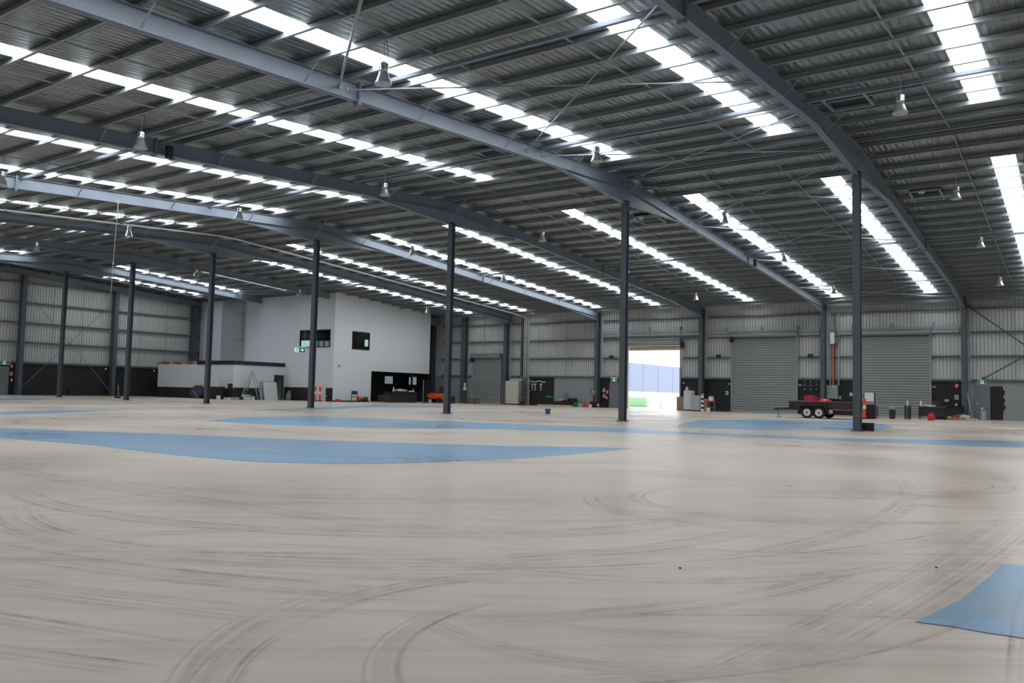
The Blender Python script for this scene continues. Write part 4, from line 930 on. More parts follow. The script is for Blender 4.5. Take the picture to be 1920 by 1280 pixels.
def table(lb,nm,loc,L_,W_,h,m1,m2,panel=False,rz=0):
    t=thing(nm,lb,'table',loc,rz)
    b=MB(); b.rbox(-L_/2,L_/2,-W_/2,W_/2,h-.035,h,.008); b.build('table_top',m1,t)
    for sx in (-1,1):
        for sy in (-1,1):
            b=MB(); b.box(sx*(L_/2-.05)-.025,sx*(L_/2-.05)+.025,sy*(W_/2-.05)-.025,sy*(W_/2-.05)+.025,0,h-.035); b.build('leg',m2,t)
    if panel:
        b=MB(); b.box(-L_/2+.07,L_/2-.07,-W_/2+.06,-W_/2+.08,.2,h-.035); b.build('modesty_panel',m2,t)
    return t
table('long slim trestle table before the right roller door, with a bin in front','trestle_table',(ux(1673,55.6),55.6,0),1.9,.6,.8,M_GREYL,M_DARK)
table('small black stool table carrying a single bottle before the right roller door','stool',(ux(1702,55.),55.0,0),.36,.36,.84,M_DARK,M_DARK)
table('red brown topped desk with dark front at the right','desk',(ux(1748,57.2),57.2,0),1.5,.7,.80,mat('desk_top',(132,84,70),.5),M_DARK,True)
def bottle(lb,loc,m=None,s=1.):
    t=thing('bottle',lb,'bottle',loc)
    b=MB(); b.lathe([(.035*s,0),(.037*s,.02*s),(.037*s,.16*s),(.014*s,.22*s),(.014*s,.25*s)],n=14); b.build('body',m or M_WHITE2,t,smooth=True)
    b=MB(); b.lathe([(.016*s,.25*s),(.016*s,.28*s)],n=10); b.build('cap',M_GREY,t)
bottle('pale bottle on the small black stool table',(ux(1701.5,55),55,.84),M_WHITE2,1.3)
bottle('pale bottle at the left end of the desk',(ux(1727,57.2),57.15,.80),M_WHITE2,1.5)
t=thing('monitor','dark blue screen back standing on the desk','monitor',(ux(1754,57.3),57.3,.80)); b=MB(); b.rbox(-.22,.22,-.02,.02,.06,.34,.01); b.build('panel',M_NAVY,t); b=MB(); b.box(-.08,.08,-.07,.07,0,.015); b.box(-.02,.02,-.01,.03,.01,.1); b.build('stand',M_BLACK,t)
t=thing('paper_stack','white paper pile on the desk','paper',(ux(1747,57.),57.05,.80)); b=MB()
for i in range(5): b.cbox((random.uniform(-.03,.03),0,.012+.02*i),(.42,.24,.018),random.uniform(-.2,.2))
b.build('sheet',M_WHITE2,t)
t=thing('desk_box','white box on the desk left of the papers','box',(ux(1736,57.1),57.1,.80)); b=MB(); b.rbox(-.13,.13,-.1,.1,0,.1,.01); b.build('body',M_WHITE2,t); b=MB(); b.box(-.14,.14,-.11,.11,.0,.03); b.build('base_tray',M_BLACK,t)
t=thing('jerry_can','red jerry can on the floor before the desk','jerry can',(ux(1746,53.95),53.95,0))
b=MB(); b.rbox(-.18,.18,-.11,.11,0,.34,.05,3); b.rbox(-.13,.13,-.09,.09,.31,.39,.03); b.build('body',M_RED,t,smooth=True)
b=MB(); b.path([(-.1,0,.38),(-.08,0,.44),(.05,0,.44),(.08,0,.38)],.018,8); b.build('handle',M_RED,t); b=MB(); b.tube((.13,0,.34),(.17,0,.42),.03,10); b.build('cap',M_REDD,t)
t=thing('litter_bin','navy litter bin with a grey bag standing before the right roller door','bin',(ux(1673,54.8),54.8,0))
b=MB(); b.lathe([(.15,0),(.165,.05),(.20,.62),(.21,.64)],n=20); b.build('body',M_NAVY,t,smooth=True)
b=MB(); b.lathe([(.212,.56),(.218,.64),(.19,.70),(.12,.76),(.03,.78)],n=16); b.blob((.12,-.05,.66),(.09,.08,.06),2,.15,2); b.build('bag',mat('bag_grey',(130,120,132),.6),t,smooth=True)
t=thing('bench','long black bench under the white socket at right','bench',(ux(1775,61.),61.0,0)); b=MB(); b.box(-1.1,1.0,-.35,.3,.80,.85); b.build('bench_top',M_BLACK,t)
for x in (-1.0,.9):
    for y in (-.28,.22):
        b=MB(); b.box(x-.03,x+.03,y-.03,y+.03,0,.8); b.build('leg',M_BLACK,t)
b=MB(); b.box(-1.0,.9,-.3,-.28,.2,.8); b.build('front_panel',M_BLACK,t)
t=thing('tyre','flat dark tyre lying below the bench','tyre',(ux(1762,58.8),58.8,0)); b=MB(); b.torus((0,0,.12),.30,.12,'z',32,12); b.build('tread',M_RUB,t,smooth=True)
# rubbish heap: individual scraps
HP=[('cardboard_scrap',M_CARD,-.6,.0,(.22,.16,.05)),('cardboard_scrap',M_CARD,-.2,-.15,(.3,.2,.07)),('cloth_scrap',M_CLOTH,.35,.1,(.34,.25,.16)),('rag',mat('rust_cloth',(150,70,44),.9,0,.3,7.),-.05,.12,(.28,.22,.16)),('rag',mat('ochre_cloth',(190,150,80),.9,0,.3,7.),-.5,.12,(.16,.14,.10)),('cloth_scrap',mat('cream_cloth',(206,196,170),.9),.75,-.1,(.4,.2,.05)),('cardboard_scrap',M_TAN,.1,-.3,(.36,.14,.04)),('rag',mat('green_rag',(80,96,60),.9),.2,.25,(.2,.16,.2))]
HL=['left brown cardboard scrap in the rubbish heap at right','front brown cardboard scrap in the rubbish heap at right','pale bundled sheet on the rubbish heap at right','rust red rag in the middle of the rubbish heap','ochre rag at the left end of the rubbish heap','cream sheet spreading rightwards from the rubbish heap','flat tan board in front of the rubbish heap','dark green rag at the back of the rubbish heap']
for k,(nm,m,dx,dy,rd) in enumerate(HP):
    b=MB(); b.blob((0,0,rd[2]*.92),rd,3,.16,k+20); tag(b.build(nm,m,loc=(ux(1796,59.6)+dx,59.6+dy,0)),HL[k],'scrap','scraps of the rubbish heap')
b=MB(); b.tube((ux(1811,61.9),YW-.28,2.2),(ux(1824.5,61.2),60.9,.02),.03,8); tag(b.build('leaning_pole',M_GALV),'pale pole leaning on the last wall column','pole')
t=thing('pedal_bin','grey round bin before the far right exit door','bin',(ux(1844,60.9),60.9,0)); b=MB(); b.lathe([(.16,0),(.165,.58)],n=20); b.build('body',M_GREYL,t,smooth=True); b=MB(); b.lathe([(.17,.58),(.17,.62),(.12,.72),(.02,.75)],n=20); b.build('lid',M_GREY,t,smooth=True); b=MB(); b.box(-.1,-.02,-.14,-.1,.66,.82); b.build('bottle_on_lid',M_WHITE2,t)
# ------------------------------------------------------------------ right of the open doorway
t=thing('steel_cupboard','tall pale steel cupboard just right of the open doorway','cupboard',(ux(1292,60.3),60.3,0))
b=MB(); b.rbox(-.33,.33,-.3,.3,.08,1.55,.01); b.build('body',mat('pale_steel',(196,204,206),.5),t); b=MB(); b.box(-.3,.3,-.25,.25,0,.08); b.build('plinth',M_BLACK,t)
b=MB(); b.box(-.31,-.005,-.315,-.298,.12,1.5); b.box(.005,.31,-.315,-.298,.12,1.5); b.build('door',mat('pale_steel',(196,204,206),.5),t)
t=thing('steel_cupboard','lower grey steel cupboard right of the tall pale one','cupboard',(ux(1306,58.9),58.9,0)); b=MB(); b.rbox(-.34,.34,-.3,.3,.08,1.18,.01); b.build('body',M_GREYL,t); b=MB(); b.box(-.3,.3,-.25,.25,0,.08); b.build('plinth',M_BLACK,t); b=MB(); b.box(-.31,.31,-.315,-.298,.12,1.14); b.build('door',M_GREYL,t)
t=thing('timber_cupboard','brown cupboard half in the daylight of the open doorway','cupboard',(ux(1279,61.2),61.2,0)); b=MB(); b.rbox(-.33,.33,-.3,.3,.05,1.02,.01); b.build('body',M_TAN,t); b=MB(); b.box(-.34,.34,-.32,.32,1.02,1.06); b.build('worktop',M_GREYL,t); b=MB(); b.box(-.3,.3,-.25,.25,0,.05); b.build('plinth',M_DARK,t)
t=thing('water_jug','pale blue water jug on top of the tall cupboard','jug',(ux(1288,60.3),60.3,1.55)); b=MB(); b.lathe([(.09,0),(.12,.04),(.12,.16),(.05,.24),(.05,.28)],n=18); b.build('body',mat('jug',(176,206,206),.3),t,smooth=True); b=MB(); b.lathe([(.055,.28),(.055,.31)],n=12); b.build('cap',M_TEAL,t)
t=thing('striped_post','black and white striped post right of the cupboards','post',(ux(1317,57.),57.,0))
for i in range(7):
    b=MB(); b.lathe([(.09,.05+.16*i),(.09,.21+.16*i)],n=14); b.build('stripe',M_BLACK if i%2 else M_WHITE2,t,smooth=True)
b=MB(); b.lathe([(.2,0),(.2,.04),(.1,.06)],n=16); b.build('base',M_GREYL,t); b=MB(); b.blob((0,0,1.24),(.11,.1,.09),2,.1,5); b.build('top_knob',mat('pink_cloth',(190,120,130),.7),t,smooth=True)
def bucket(lb,loc,m,r=.14,h=.28,rim=None):
    t=thing('bucket',lb,'bucket',loc)
    b=MB(); b.lathe([(r*.78,0),(r*.8,.01),(r,h),(r*.96,h),(r*.76,.02)],n=22); b.build('body',m,t,smooth=True)
    b=MB(); b.torus((0,0,h-.01),r*1.02,.012,'z',24,6); b.build('rim',rim or m,t,smooth=True)
    b=MB(); b.path([(r*math.cos(a)*1.02,-r*.35*math.sin(a)-.02,h-.02-abs(math.sin(a))*.07) for a in [math.pi*i/8 for i in range(9)]],.005,5); b.build('handle',M_GALV,t)
bucket('white bucket on the floor right of the striped post',(ux(1328,57.4),57.4,0),M_WHITE2,.15,.30)
t=thing('chemical_drum','brown drum behind the striped post','drum',(ux(1321,60.6),60.6,0)); b=MB(); b.lathe([(.28,0),(.28,.3),(.29,.31),(.28,.32),(.28,.6),(.29,.61),(.28,.62),(.28,.9)],n=24); b.build('shell',M_TAN,t,smooth=True); b=MB(); b.lathe([(.29,.9),(.29,.93),(.05,.94)],n=24); b.build('lid',M_GREYL,t)
t=thing('boxed_kit','green topped white carton standing on a low red trolley','box',(ux(1333.5,60.6),60.6,.8)); b=MB(); b.rbox(-.16,.16,-.14,.14,0,.32,.008); b.build('carton',M_WHITE2,t); b=MB(); b.box(-.17,.17,-.15,.15,.32,.42); b.build('carton_lid',M_GREEN,t)
t=thing('red_trolley','red topped trolley right of the striped post','trolley',(ux(1335,60.6),60.6,0)); b=MB(); b.rbox(-.26,.26,-.2,.2,.68,.8,.02); b.build('tray',M_RED,t)
for sx in (-.2,.2):
    for sy in (-.15,.15):
        b=MB(); b.box(sx-.02,sx+.02,sy-.02,sy+.02,.06,.68); b.build('leg',M_GREY,t)
        b=MB(); b.lathe([(.045,-.015),(.045,.015)],n=12,M=Matrix.Translation((sx,sy,.045))@Matrix.Rotation(R(90),4,'X')); b.build('caster',M_RUB,t)
b=MB(); b.rbox(-.2,.2,-.15,.15,.25,.3,.01); b.build('shelf',M_GREY,t)
# ------------------------------------------------------------------ between the small roller door and the open doorway
t=thing('cream_cabinet','tall cream enamel cabinet beside the dark wall column','cabinet',(-42.2,YW-.75,0)); b=MB(); b.rbox(-.72,.72,-.35,.35,.1,2.12,.03); b.build('body',M_CREAM,t)
b=MB(); b.rbox(-.45,.55,-.37,-.34,.75,1.9,.01); b.build('door',M_CREAM,t); b=MB(); b.box(-.7,.7,-.3,.3,0,.1); b.build('plinth',M_DARK,t); b=MB(); b.tube((-.55,-.36,.3),(-.55,-.39,.3),.04,10); b.build('valve_knob',M_BLACK,t); b=MB(); b.rbox(.72,.98,-.3,.3,.1,2.0,.02); b.build('side_unit',M_GREY,t)
t=thing('duct_tray','grey tray of pipes lying on top of the cream cabinet','tray',(-42.0,YW-.75,2.12)); b=MB(); b.box(-.6,.7,-.2,.2,0,.22); b.build('box',M_GREYL,t)
for i in range(3):
    b=MB(); b.path([(-.5,-.1+.1*i,.26),(.5,-.1+.1*i,.26),(.7,0,.5)],.02,6); b.build('pipe',M_STEEL,t)
b=MB(); b.tube((-40.95,YW-.2,0),(-40.95,YW-.2,2.4),.045,10); b.box(-41.02,-40.88,YW-.16,YW-.03,1.2,1.26); tag(b.build('downpipe',M_GREYL),'grey downpipe at the left edge of the black drip painted panel','pipe')
t=thing('potted_plant','dark leafy pot plant standing in front of the cream cabinet','plant',(ux(979,60.2),60.2,0)); b=MB(); b.lathe([(.16,0),(.2,.3),(.22,.32),(.19,.32)],n=18); b.build('pot',M_DARK,t,smooth=True)
b=MB(); b.path([(0,0,.3),(.02,0,.55),(-.08,.0,.9)],.015,6); b.path([(.02,0,.5),(.3,.05,.8)],.01,6); b.path([(.01,0,.45),(-.4,-.05,.7)],.01,6); b.build('stem',M_WOOD,t)
random.seed(11); b=MB()
for i in range(170):
    a=random.uniform(0,6.28); rr=random.uniform(.05,.58); z=.38+random.uniform(0,.75)*(1-.4*rr)
    c=Vector((rr*math.cos(a)*1.0,rr*math.sin(a)*.6,z)); d=Vector((math.cos(a),math.sin(a),random.uniform(-.4,.6))).normalized()*.11; s_=d.cross(Vector((0,0,1))).normalized()*.035
    b._f([b.bm.verts.new(p) for p in (c-d,c+s_,c+d,c-s_)])
b.build('foliage',M_LEAF,t)
b=MB(); b.rbox(-38.9,-35.4,60.2,60.42,0,.12,.02); tag(b.build('timber_beam',mat('pale_timber',(206,178,140),.7,0,.2,5.)),'long pale timber lying on the floor before the black painted panel','timber')
t=thing('low_sofa','black low sofa against the bare grey wall panel','sofa',(ux(1056,61.3),61.3,0)); b=MB(); b.rbox(-1.15,1.15,-.4,.4,.08,.42,.06); b.build('seat',M_BLACK,t,smooth=True); b=MB(); b.rbox(-.35,1.15,.15,.42,.3,.72,.06); b.build('backrest',M_BLACK,t,smooth=True); b=MB(); b.rbox(.95,1.2,-.4,.4,.1,.6,.05); b.build('armrest',M_BLACK,t,smooth=True)
for x in (-1.0,1.0):
    for y in (-.3,.3):
        b=MB(); b.box(x-.03,x+.03,y-.03,y+.03,0,.09); b.build('leg',M_DARK,t)
t=thing('round_cushion','upright grey oval cushion standing on the black sofa','cushion',(ux(1061,61.2),61.2,.43)); b=MB(); b.blob((0,0,.42),(.22,.1,.44),3,.02,1); b.build('cover',M_GREY,t,smooth=True)
b=MB(); b.blob((ux(1053,61.),60.95,.565),(.28,.18,.14),2,.25,9); tag(b.build('cloth_bundle',mat('patterned_cloth',(196,150,140),.9,0,.5,12.),smooth=True),'pinkish patterned cloth bundle on the black sofa','cloth')
def crate(lb,loc,m,d=(.5,.35,.3)):
    t=thing('crate',lb,'crate',loc); x,y,z=d
    b=MB(); b.box(-x/2,x/2,-y/2,y/2,0,.02); b.build('bottom',m,t)
    for s in (-1,1):
        b=MB(); b.box(-x/2,x/2,s*y/2-.01,s*y/2+.01,.0,z); b.build('side_panel',m,t); b=MB(); b.box(s*x/2-.01,s*x/2+.01,-y/2,y/2,0,z); b.build('end_panel',m,t)
    b=MB(); b.box(-x/2-.015,x/2+.015,-y/2-.015,-y/2+.01,z-.04,z); b.box(-x/2-.015,x/2+.015,y/2-.01,y/2+.015,z-.04,z); b.build('rim',m,t)
crate('dark green crate right of the black sofa',(ux(1083,60.6),60.6,0),M_GREEN,(.55,.4,.42)); crate('pale green crate next to the red can',(ux(1090,60.4),60.4,0),mat('mint',(120,170,140),.5),(.4,.35,.36))
t=thing('red_can','red fuel can beside the green crates','can',(ux(1097.5,59.9),59.9,0)); b=MB(); b.rbox(-.2,.2,-.12,.12,0,.34,.04); b.build('body',M_RED,t,smooth=True); b=MB(); b.path([(-.1,0,.34),(-.08,0,.42),(.08,0,.42),(.1,0,.34)],.016,6); b.build('handle',M_REDD,t)
bucket('small white bucket left of the basketball hoop base',(ux(1107,59.6),59.6,0),M_WHITE2,.11,.25)
t=thing('basketball_hoop','small black portable basketball hoop left of the grey exit door','basketball hoop',(ux(1112,60.9),60.9,0)); b=MB(); b.rbox(-.2,.25,-.25,.25,0,.5,.06); b.build('base',M_BLACK,t,smooth=True); b=MB(); b.tube((.02,0,.5),(.02,0,1.3),.03,10); b.build('pole',M_BLACK,t)
b=MB(); w=.2
for s in (-1,1): b.box(s*w-.025,s*w+.025,-.02,.02,1.0,1.45)
b.box(-w,w,-.02,.02,1.42,1.47); b.box(-w,w,-.02,.02,.98,1.03); b.box(-.06,.06,-.02,.02,1.1,1.13); b.build('backboard_frame',M_BLACK,t); b=MB(); b.box(-w+.02,w-.02,-.004,.004,1.02,1.43); b.build('backboard',M_GREYL,t); b=MB(); b.torus((0,-.14,1.1),.11,.012,'z',20,6); b.build('hoop_ring',M_ORANGE,t)
extinguisher('red extinguisher standing on the floor between hoop and grey door',(ux(1121.5,60.6),60.6,0))
bucket('black bucket on the floor left of the grey exit door',(ux(1128,60.9),60.9,0),M_BLACK,.15,.3)
bucket('blue bucket standing alone on the open floor before the sofa',(ux(1027.5,36.22),36.22,0),M_BLUE,.145,.27)
# lying frame stand at the small roller door
t=thing('tube_frame','low black tube frame on the floor before the small roller door','frame',(ux(886,60.3),60.3,0)); b=MB()
for sx in (-.6,.6):
    for sy in (-.25,.25): b.tube((sx,sy,0),(sx,sy,.45),.022,6)
for z in (.02,.45):
    for sy in (-.25,.25): b.tube((-.6,sy,z),(.6,sy,z),.022,6)
    for sx in (-.6,0,.6): b.tube((sx,-.25,z),(sx,.25,z),.022,6)
b.build('frame',M_BLACK,t); b=MB(); b.rbox(-.22,.22,-.2,.2,.03,.4,.02); b.build('inner_box',M_GREY,t)
t=thing('pedestal_fan','slim stand with a white head left of the small roller door','stand',(-47.7,61.3,0)); b=MB(); b.tube((0,0,.03),(0,0,1.2),.02,8); b.build('pole',M_TAN,t); b=MB(); b.lathe([(.16,0),(.16,.03),(.02,.05)],n=16); b.build('base',M_BLACK,t); b=MB(); b.rbox(-.14,.14,-.08,.08,1.2,1.5,.03); b.rbox(-.07,.07,-.06,.06,1.5,1.9,.02); b.build('head',M_WHITE2,t,smooth=True)
# ------------------------------------------------------------------ forklift and workshop front
fx,fy=-48.0,57.6
t=thing('forklift','orange forklift with black mast half hidden by a dark column','forklift',(ux(820,fy),fy,0),R(0))
b=MB(); b.rbox(-.55,1.0,-.5,.5,.38,.86,.06); b.prism([(-.95,.42),(-.55,.42),(-.55,.84),(-.75,.70)],1.0,'y',-.5); b.build('chassis',M_ORANGE,t); b=MB(); b.rbox(.5,1.15,-.52,.52,.30,.82,.08); b.build('counterweight',M_ORANGE,t)
b=MB(); b.box(-.2,.55,-.4,.4,.86,.95); b.build('deck',M_GREEN,t); b=MB(); b.rbox(.1,.5,-.25,.25,.95,1.05,.03); b.rbox(.42,.55,-.25,.25,1.05,1.5,.03); b.build('seat',M_NAVY,t)
b=MB(); 
for y in (-.3,.3): b.box(-1.06,-.98,y-.04,y+.04,.12,1.9); b.box(-.97,-.92,y-.03,y+.03,.15,1.75)
for z in (.5,1.2,1.85): b.box(-1.05,-.98,-.3,.3,z,z+.06)
b.build('mast',M_BLACK,t); b=MB(); b.box(-1.12,-1.06,-.45,.45,.3,.75); b.build('carriage',M_DARK,t)
for y in (-.25,.25):
    b=MB(); b.box(-1.9,-1.08,y-.06,y+.06,.06,.10); b.box(-1.12,-1.07,y-.06,y+.06,.06,.7); b.build('fork',M_STEEL,t)
def fwheel(x,y,r,s):
    M=Matrix.Translation((x,y,r))@Matrix.Rotation(R(90)*s,4,'X'); b=MB(); b.lathe([(r*.5,-.1),(r*.95,-.11),(r,-.08),(r,.08),(r*.95,.11),(r*.5,.1)],n=26,M=M); w=b.build('wheel',M_RUB,t,smooth=True)
    b=MB(); b.lathe([(r*.55,.09),(r*.5,.105),(r*.2,.11)],n=20,M=M); b.build('rim',M_BROWN,w)
for y,s in ((-.48,1),(.48,-1)): fwheel(-.75,y,.28,s); fwheel(.72,y,.24,s)
b=MB(); b.tube((-.5,0,.86),(-.35,0,1.25),.02,8); b.build('steering_column',M_BLACK,t); b=MB(); b.torus((0,0,0),.17,.016,'z',22,6); o=b.build('steering_wheel',M_BLACK,t); o.matrix_local=Matrix.Translation((-.34,0,1.26))@Matrix.Rotation(R(-25),4,'Y')
for k,(x,y,lb) in enumerate(((800.5,58.2,'white headed broom standing behind the forklift mast'),)):
    t=thing('broom',lb,'broom',(ux(x-7,y),y,0)); b=MB(); b.tube((0,0,.1),(0,0,1.9),.02,8); b.build('handle',M_WHITE2,t); b=MB(); b.rbox(-.15,.15,-.04,.04,0,.1,.02); b.build('head',M_BLACK,t); b=MB(); b.lathe([(.02,1.9),(.06,1.95),(.02,2.02)],n=12); b.build('tip',M_WHITE2,t)
t=thing('black_counter','long black counter covered with pale things in front of the dark workshop opening','counter',(-49.0,54.1,0)); b=MB(); b.rbox(-.45,.45,-1.9,1.4,.08,.86,.03); b.build('body',M_BLACK,t); b=MB(); b.box(-.5,.5,-1.95,1.45,.86,.91); b.build('worktop',M_DARK,t); b=MB(); b.box(-.4,.4,-1.8,1.3,0,.08); b.build('plinth',M_NAVY,t); b=MB(); b.rbox(-.3,.5,-2.7,-1.95,.05,.6,.06); b.build('end_seat',M_BROWN,t)
b=MB(); b.blob((-49.0,53.9,1.03),(.3,.75,.13),3,.2,3); tag(b.build('cloth_heap',M_GREENL,smooth=True),'pale green heap of cloth on the black counter','cloth')
b=MB(); b.blob((-48.8,55.06,.97),(.25,.32,.06),2,.15,5); tag(b.build('paper_heap',M_WHITE2),'white papers on the right end of the black counter','paper')
bottle('white bottle at the left end of the black counter',(-48.8,52.75,.91),M_WHITE2,1.7); bottle('small white bottle at the right end of the black counter',(-48.8,55.3,.91),M_WHITE2,1.2)
t=thing('paint_tin','grey tin on the floor beside the black counter','tin',(-47.6,56.2,0)); b=MB(); b.lathe([(.16,0),(.16,.3)],n=18); b.build('body',M_GREYL,t,smooth=True); b=MB(); b.lathe([(.165,.3),(.165,.33),(.1,.33)],n=18); b.build('lid',M_GREY,t)
t=thing('rubbish_bin','navy bin standing on the floor right of the forklift column','bin',(ux(849,57.8),57.8,0)); b=MB(); b.lathe([(.19,0),(.21,.55),(.23,.6),(.2,.6)],n=20); b.build('body',M_NAVY,t,smooth=True); b=MB(); b.torus((0,0,.6),.225,.014,'z',22,6); b.build('rim',M_NAVY,t)
def reel(lb,y,m):
    t=thing('hose_reel',lb,'hose reel',(OX+.55,y,0)); b=MB()
    for i in range(4): b.torus((.06*(i-1.5),0,.24),.15,.035,'x',24,8)
    b.build('hose',m,t,smooth=True); b=MB()
    for s in (-1,1): b.lathe([(.02,0),(.21,0),(.21,.012)],n=24,M=Matrix.Translation((s*.15,0,.24))@Matrix.Rotation(R(90),4,'Y'))
    b.build('reel_side',m,t); b=MB(); b.box(-.16,.16,-.14,-.1,0,.05); b.box(-.16,.16,.1,.14,0,.05); b.box(-.17,-.155,-.14,.14,.0,.26); b.box(.155,.17,-.14,.14,0,.26); b.build('stand',M_BLACK,t)
reel('orange hose reel on the floor at the left edge of the dark workshop opening',50.2,M_ORANGE); reel('green hose reel right of the orange reel',50.85,M_GREEN)
# visitor chair by the office wall
t=thing('office_chair','black visitor chair on thin legs before the white office wall','chair',(OX+1.0,49.15,0),R(50)); 
b=MB(); b.rbox(-.24,.24,-.24,.2,.42,.48,.02); b.build('seat',M_NAVY,t); b=MB(); b.rbox(-.23,.23,.2,.24,.62,.92,.02); b.build('backrest',M_NAVY,t)
for sx in (-.25,.25):
    b=MB(); b.path([(sx,-.24,0),(sx,-.22,.44),(sx,.22,.44),(sx,.25,.9)],.014,6); b.build('side_frame',M_DARK,t); b=MB(); b.path([(sx,.22,.44),(sx,.26,0)],.014,6); b.build('leg',M_DARK,t); b=MB(); b.path([(sx,-.22,.44),(sx,-.2,.66),(sx,.2,.66)],.016,6); b.build('armrest',M_DARK,t)
b=MB(); b.box(OX+.3,OX+.62,47.8,50.0,.03,.08); b.box(OX+.32,OX+.38,47.9,49.9,0,.03); b.box(OX+.54,OX+.6,47.9,49.9,0,.03); tag(b.build('flat_board',M_DARK),'dark board lying on the floor beside the visitor chair','board')
t=thing('red_box','small red box on the floor by the office corner','box',(ux(633,47.4),47.4,0)); b=MB(); b.rbox(-.13,.13,-.12,.12,0,.2,.01); b.build('body',M_RED,t); b=MB(); b.box(-.14,.14,-.13,.13,.2,.23); b.build('lid',M_REDD,t)
# bottles / cans in front of the black office dado
for k,(u,h,r_) in enumerate(((538.5,.6,.11),(541,.78,.1),(544,.8,.1),(542.5,.42,.14))):
    t=thing('gas_bottle','%s grey gas bottle before the black office dado'%['shorter left','middle tall','right tall','short front'][k],'gas bottle',(ux(u,47.1-.25*(k==3)),47.1-.3*(k==3),0)); b=MB(); b.lathe([(r_*.9,0),(r_,.03),(r_,h*.72),(r_*.6,h*.88),(.03,h*.92)],n=16); b.build('cylinder',mat('bottle_grey',(120,118,112),.5),t,smooth=True); b=MB(); b.tube((0,0,h*.9),(0,0,h),.025,8); b.torus((0,0,h),.04,.01,'z',12,6); b.build('valve',M_WHITE2,t)
# leaning boards
for k,(dy,dz,lb) in enumerate(((0,1.5,'white sheet board leaning on the low room beside its doorway'),(-.25,1.56,'second white sheet board, slightly taller, behind the leaning one'))):
    t=thing('sheet_board',lb,'board',(LX1+.02,46.0+dy,0)); b=MB(); x0=.42-.30*k
    b.prism([(x0,0),(x0+.025,0),(.09-.06*k+.025,dz),(.09-.06*k,dz)],1.4,'y',-.75); b.build('sheet',M_WHITE if k==0 else M_GREYL,t)
# A-frame ladder
t=thing('step_ladder','tall aluminium step ladder standing open before the low white room','ladder',(ux(464,43.2),43.6,0),R(-62))
H=2.3
for s in (-1,1):
    b=MB(); b.bar((s*.34,-.75,0),(s*.17,-.04,H),.035,.075); b.build('front_rail',M_ALU,t)
    b=MB(); b.bar((s*.36,.75,0),(s*.18,.05,H-.05),.03,.06); b.build('back_rail',M_ALU,t)
for i in range(7):
    f=(i+.9)/8; y=-.75+.71*f; z=H*f; w=.34-.17*f; b=MB(); b.box(-w,w,y-.05,y+.05,z-.015,z+.015); b.build('step',M_ALU,t)
b=MB()
for f in (.35,.62): b.bar((-(.36-.18*f),.75-.7*f,H*f),((.36-.18*f),.75-.7*f,H*f),.025,.03)
b.build('back_brace',M_ALU,t); b=MB(); b.rbox(-.2,.2,-.1,.1,H,H+.05,.01); b.build('top_cap',M_ALU,t); b=MB(); b.path([(-.3,-.45,.95),(-.3,.45,.95)],.012,6); b.path([(.3,-.45,.95),(.3,.45,.95)],.012,6); b.build('spreader',M_STEEL,t)
# wheelie bin, buckets, boxes, purple disc along the low room
t=thing('wheelie_bin','dark wheelie bin with a dull red lid beside the fifth column','bin',(ux(406.5,41.7),41.7,0)); b=MB()
V0=[b.bm.verts.new(p) for p in ((-.42,-.3,.12),(.42,-.3,.12),(.42,.3,.12),(-.42,.3,.12))]; V1=[b.bm.verts.new(p) for p in ((-.52,-.36,.92),(.52,-.36,.92),(.52,.36,.92),(-.52,.36,.92))]
b._f(V0[::-1]); b._f(V1)
for i in range(4): b._f([V0[i],V0[(i+1)%4],V1[(i+1)%4],V1[i]])
b.box(-.38,.38,-.26,.26,.0,.12); b.build('body',M_BLACK,t); b=MB(); b.rbox(-.56,.56,-.4,.4,.92,1.02,.03); b.build('lid',M_REDD,t)
for s in (-1,1):
    b=MB(); b.lathe([(.1,-.03),(.1,.03)],n=16,M=Matrix.Translation((s*.44,.33,.1))@Matrix.Rotation(R(90),4,'Y')); b.build('wheel',M_RUB,t)
b=MB(); b.tube((0,0,0),(.1,0,.72),.012,6); tag(b.build('stick',M_DARK,loc=(ux(411,41.75),41.75,1.02)),'thin dark stick poking up from the wheelie bin','stick')
bucket('white bucket in front of the wheelie bin',(ux(410,41.1),41.1,0),M_WHITE2,.17,.3); bucket('white bucket under the step ladder',(ux(475,42.9),42.9,0),M_WHITE2,.15,.28,M_TEAL)
for k,(u,y,d,m,lb) in enumerate(((427,41.9,(.6,.3,.16),M_WHITE2,'white carton lying left of the step ladder'),(462,43.0,(.55,.4,.42),M_WHITE,'white plastic tub under the step ladder'),(470,43.,(.5,.4,.34),M_WHITE2,'white tub with a teal stripe under the step ladder'),(441,41.4,(.7,.3,.2),M_GREYL,'grey tool case at the foot of the step ladder'),(451,42.1,(.4,.3,.24),M_DARK,'dark tool box at the foot of the step ladder'))):
    t=thing('storage_box',lb,'box',(ux(u,y),y,0)); b=MB(); b.rbox(-d[0]/2,d[0]/2,-d[1]/2,d[1]/2,0,d[2]*.82,.015); b.build('body',m,t); b=MB(); b.box(-d[0]/2-.015,d[0]/2+.015,-d[1]/2-.015,d[1]/2+.015,d[2]*.82,d[2]); b.build('lid',M_TEAL if k==2 else m,t)
t=thing('octagonal_disc','big dull purple octagonal disc with a dark rim leaning on the low room','disc',(ux(363,41.75),41.9,0)); oc=[(1.06*math.cos(R(22.5+45*i)),.56+.0+.56*math.sin(R(22.5+45*i))*1.06) for i in range(8)]
b=MB(); b.prism(oc,.08,'y',0); o=b.build('rim',M_DARK,t); o.rotation_euler=(R(-14),0,0); b=MB(); b.prism([(x*.86,.56+(z-.56)*.86) for x,z in oc],.02,'y',-.02); o=b.build('canvas',M_PURPLE,t); o.rotation_euler=(R(-14),0,0)
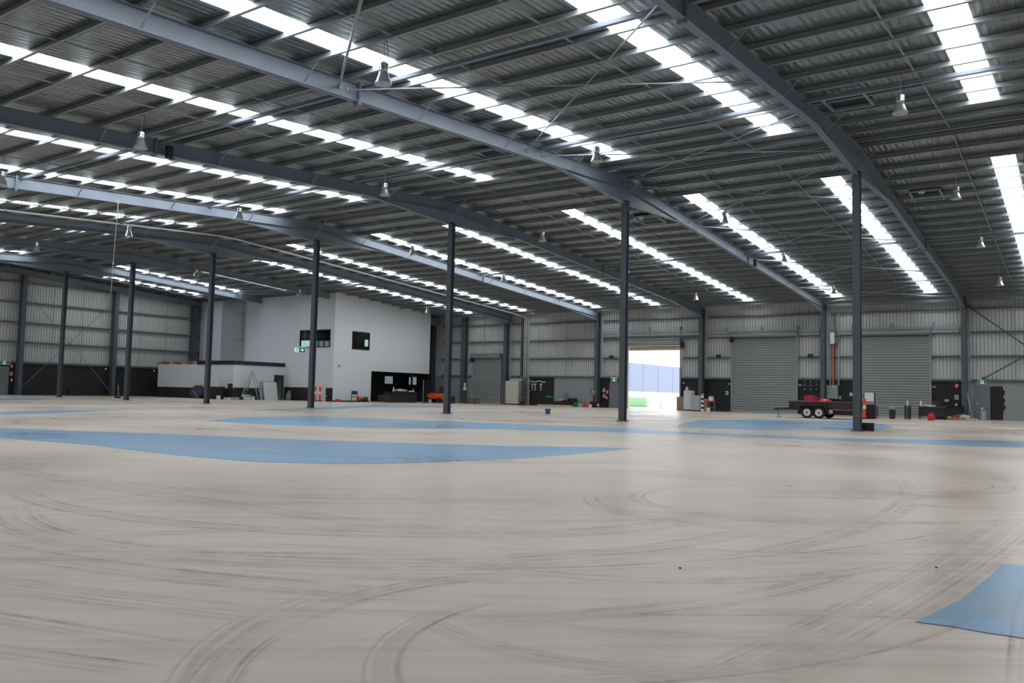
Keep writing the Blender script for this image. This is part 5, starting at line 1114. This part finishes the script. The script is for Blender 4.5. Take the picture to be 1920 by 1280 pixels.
b=MB(); b.box(-.5,.5,-.03,0,1.0,1.08); o=b.build('top_edge',M_REDD,t); o.rotation_euler=(R(-14),0,0)
b=MB(); y=41.0; b.tube((ux(364,y),y-.1,.62),(ux(386,y),y-.6,.015),.02,8); tag(b.build('pale_stick',M_WOOD),'pale stick resting against the purple disc','stick')
b=MB(); b.rbox(-.16,.16,-.12,.12,.0,.42,.02); tag(b.build('wall_box',M_BLACK,loc=(LX1-.18,LY-.14,.86)),'black box fixed above the dado at the low room corner','box')
# things along the left end wall
t=thing('push_broom','broom with a pale handle and green dustpan leaning left of the slim column','broom',(ux(221.5,33.5),33.5,0)); b=MB(); b.tube((.1,0,.05),(-.02,0,.98),.02,8); b.build('handle',M_CLOTH,t); b=MB(); b.rbox(-.05,.3,-.08,.08,0,.1,.02); b.build('head',M_BLACK,t); b=MB(); b.prism([(-.28,0),(-.0,0),(-.0,.16),(-.28,.12)],.25,'y',-.12); b.build('dustpan',M_GREEN,t)
t=thing('waste_bin','black wheeled bin before the black dado near the crescent emblem','bin',(ux(135.5,35.0),35.0,0)); b=MB(); b.rbox(-.26,.26,-.28,.28,.06,.62,.04); b.build('body',M_BLACK,t); b=MB(); b.rbox(-.29,.29,-.31,.31,.62,.70,.03); b.build('lid',mat('bin_lid',(44,44,46),.5),t)
for s in (-1,1):
    b=MB(); b.lathe([(.07,-.02),(.07,.02)],n=14,M=Matrix.Translation((s*.24,.25,.07))@Matrix.Rotation(R(90),4,'Y')); b.build('wheel',M_RUB,t)
for k,(y,z,lb) in enumerate(((38.7,2.3,'white knob light high on the left black dado'),(43.2,2.3,'white knob light on the dado left of the low room'))):
    b=MB(); b.blob((0,0,0),(.05,.09,.09),2,0); tag(b.build('dado_light',M_WHITE2,loc=(XL+.1,y,z)),lb,'light')
# small crumbs of grit on the near floor
random.seed(5)
for k,(x,y,lb) in enumerate(((-.78,5.85,'dark crumb of grit on the floor left of the blue triangle'),(-2.02,4.75,'dark crumb of grit in the lower middle of the floor'),(-2.9,10.1,'dark crumb of grit on the floor right of the centre'))):
    b=MB(); b.blob((0,0,.004),(.009,.007,.005),1,.3,k); tag(b.build('grit',M_BLACK,loc=(x,y,0)),lb,'grit')
# ------------------------------------------------------------------ daylight
w=bpy.data.worlds.new('world'); SC.world=w; w.use_nodes=True
bg=w.node_tree.nodes['Background']; bg.inputs[0].default_value=(.93,.96,1,1); bg.inputs[1].default_value=4.0
SC.view_settings.view_transform='Standard'; SC.view_settings.look='None'; SC.view_settings.gamma=1; SC.view_settings.use_curve_mapping=False
SC.view_settings.exposure=0.0
try:
    SC.cycles.use_denoising=True; SC.cycles.use_adaptive_sampling=True; SC.cycles.adaptive_threshold=.02
    SC.cycles.max_bounces=8; SC.cycles.diffuse_bounces=5; SC.cycles.glossy_bounces=4; SC.cycles.sample_clamp_indirect=8
except Exception: pass
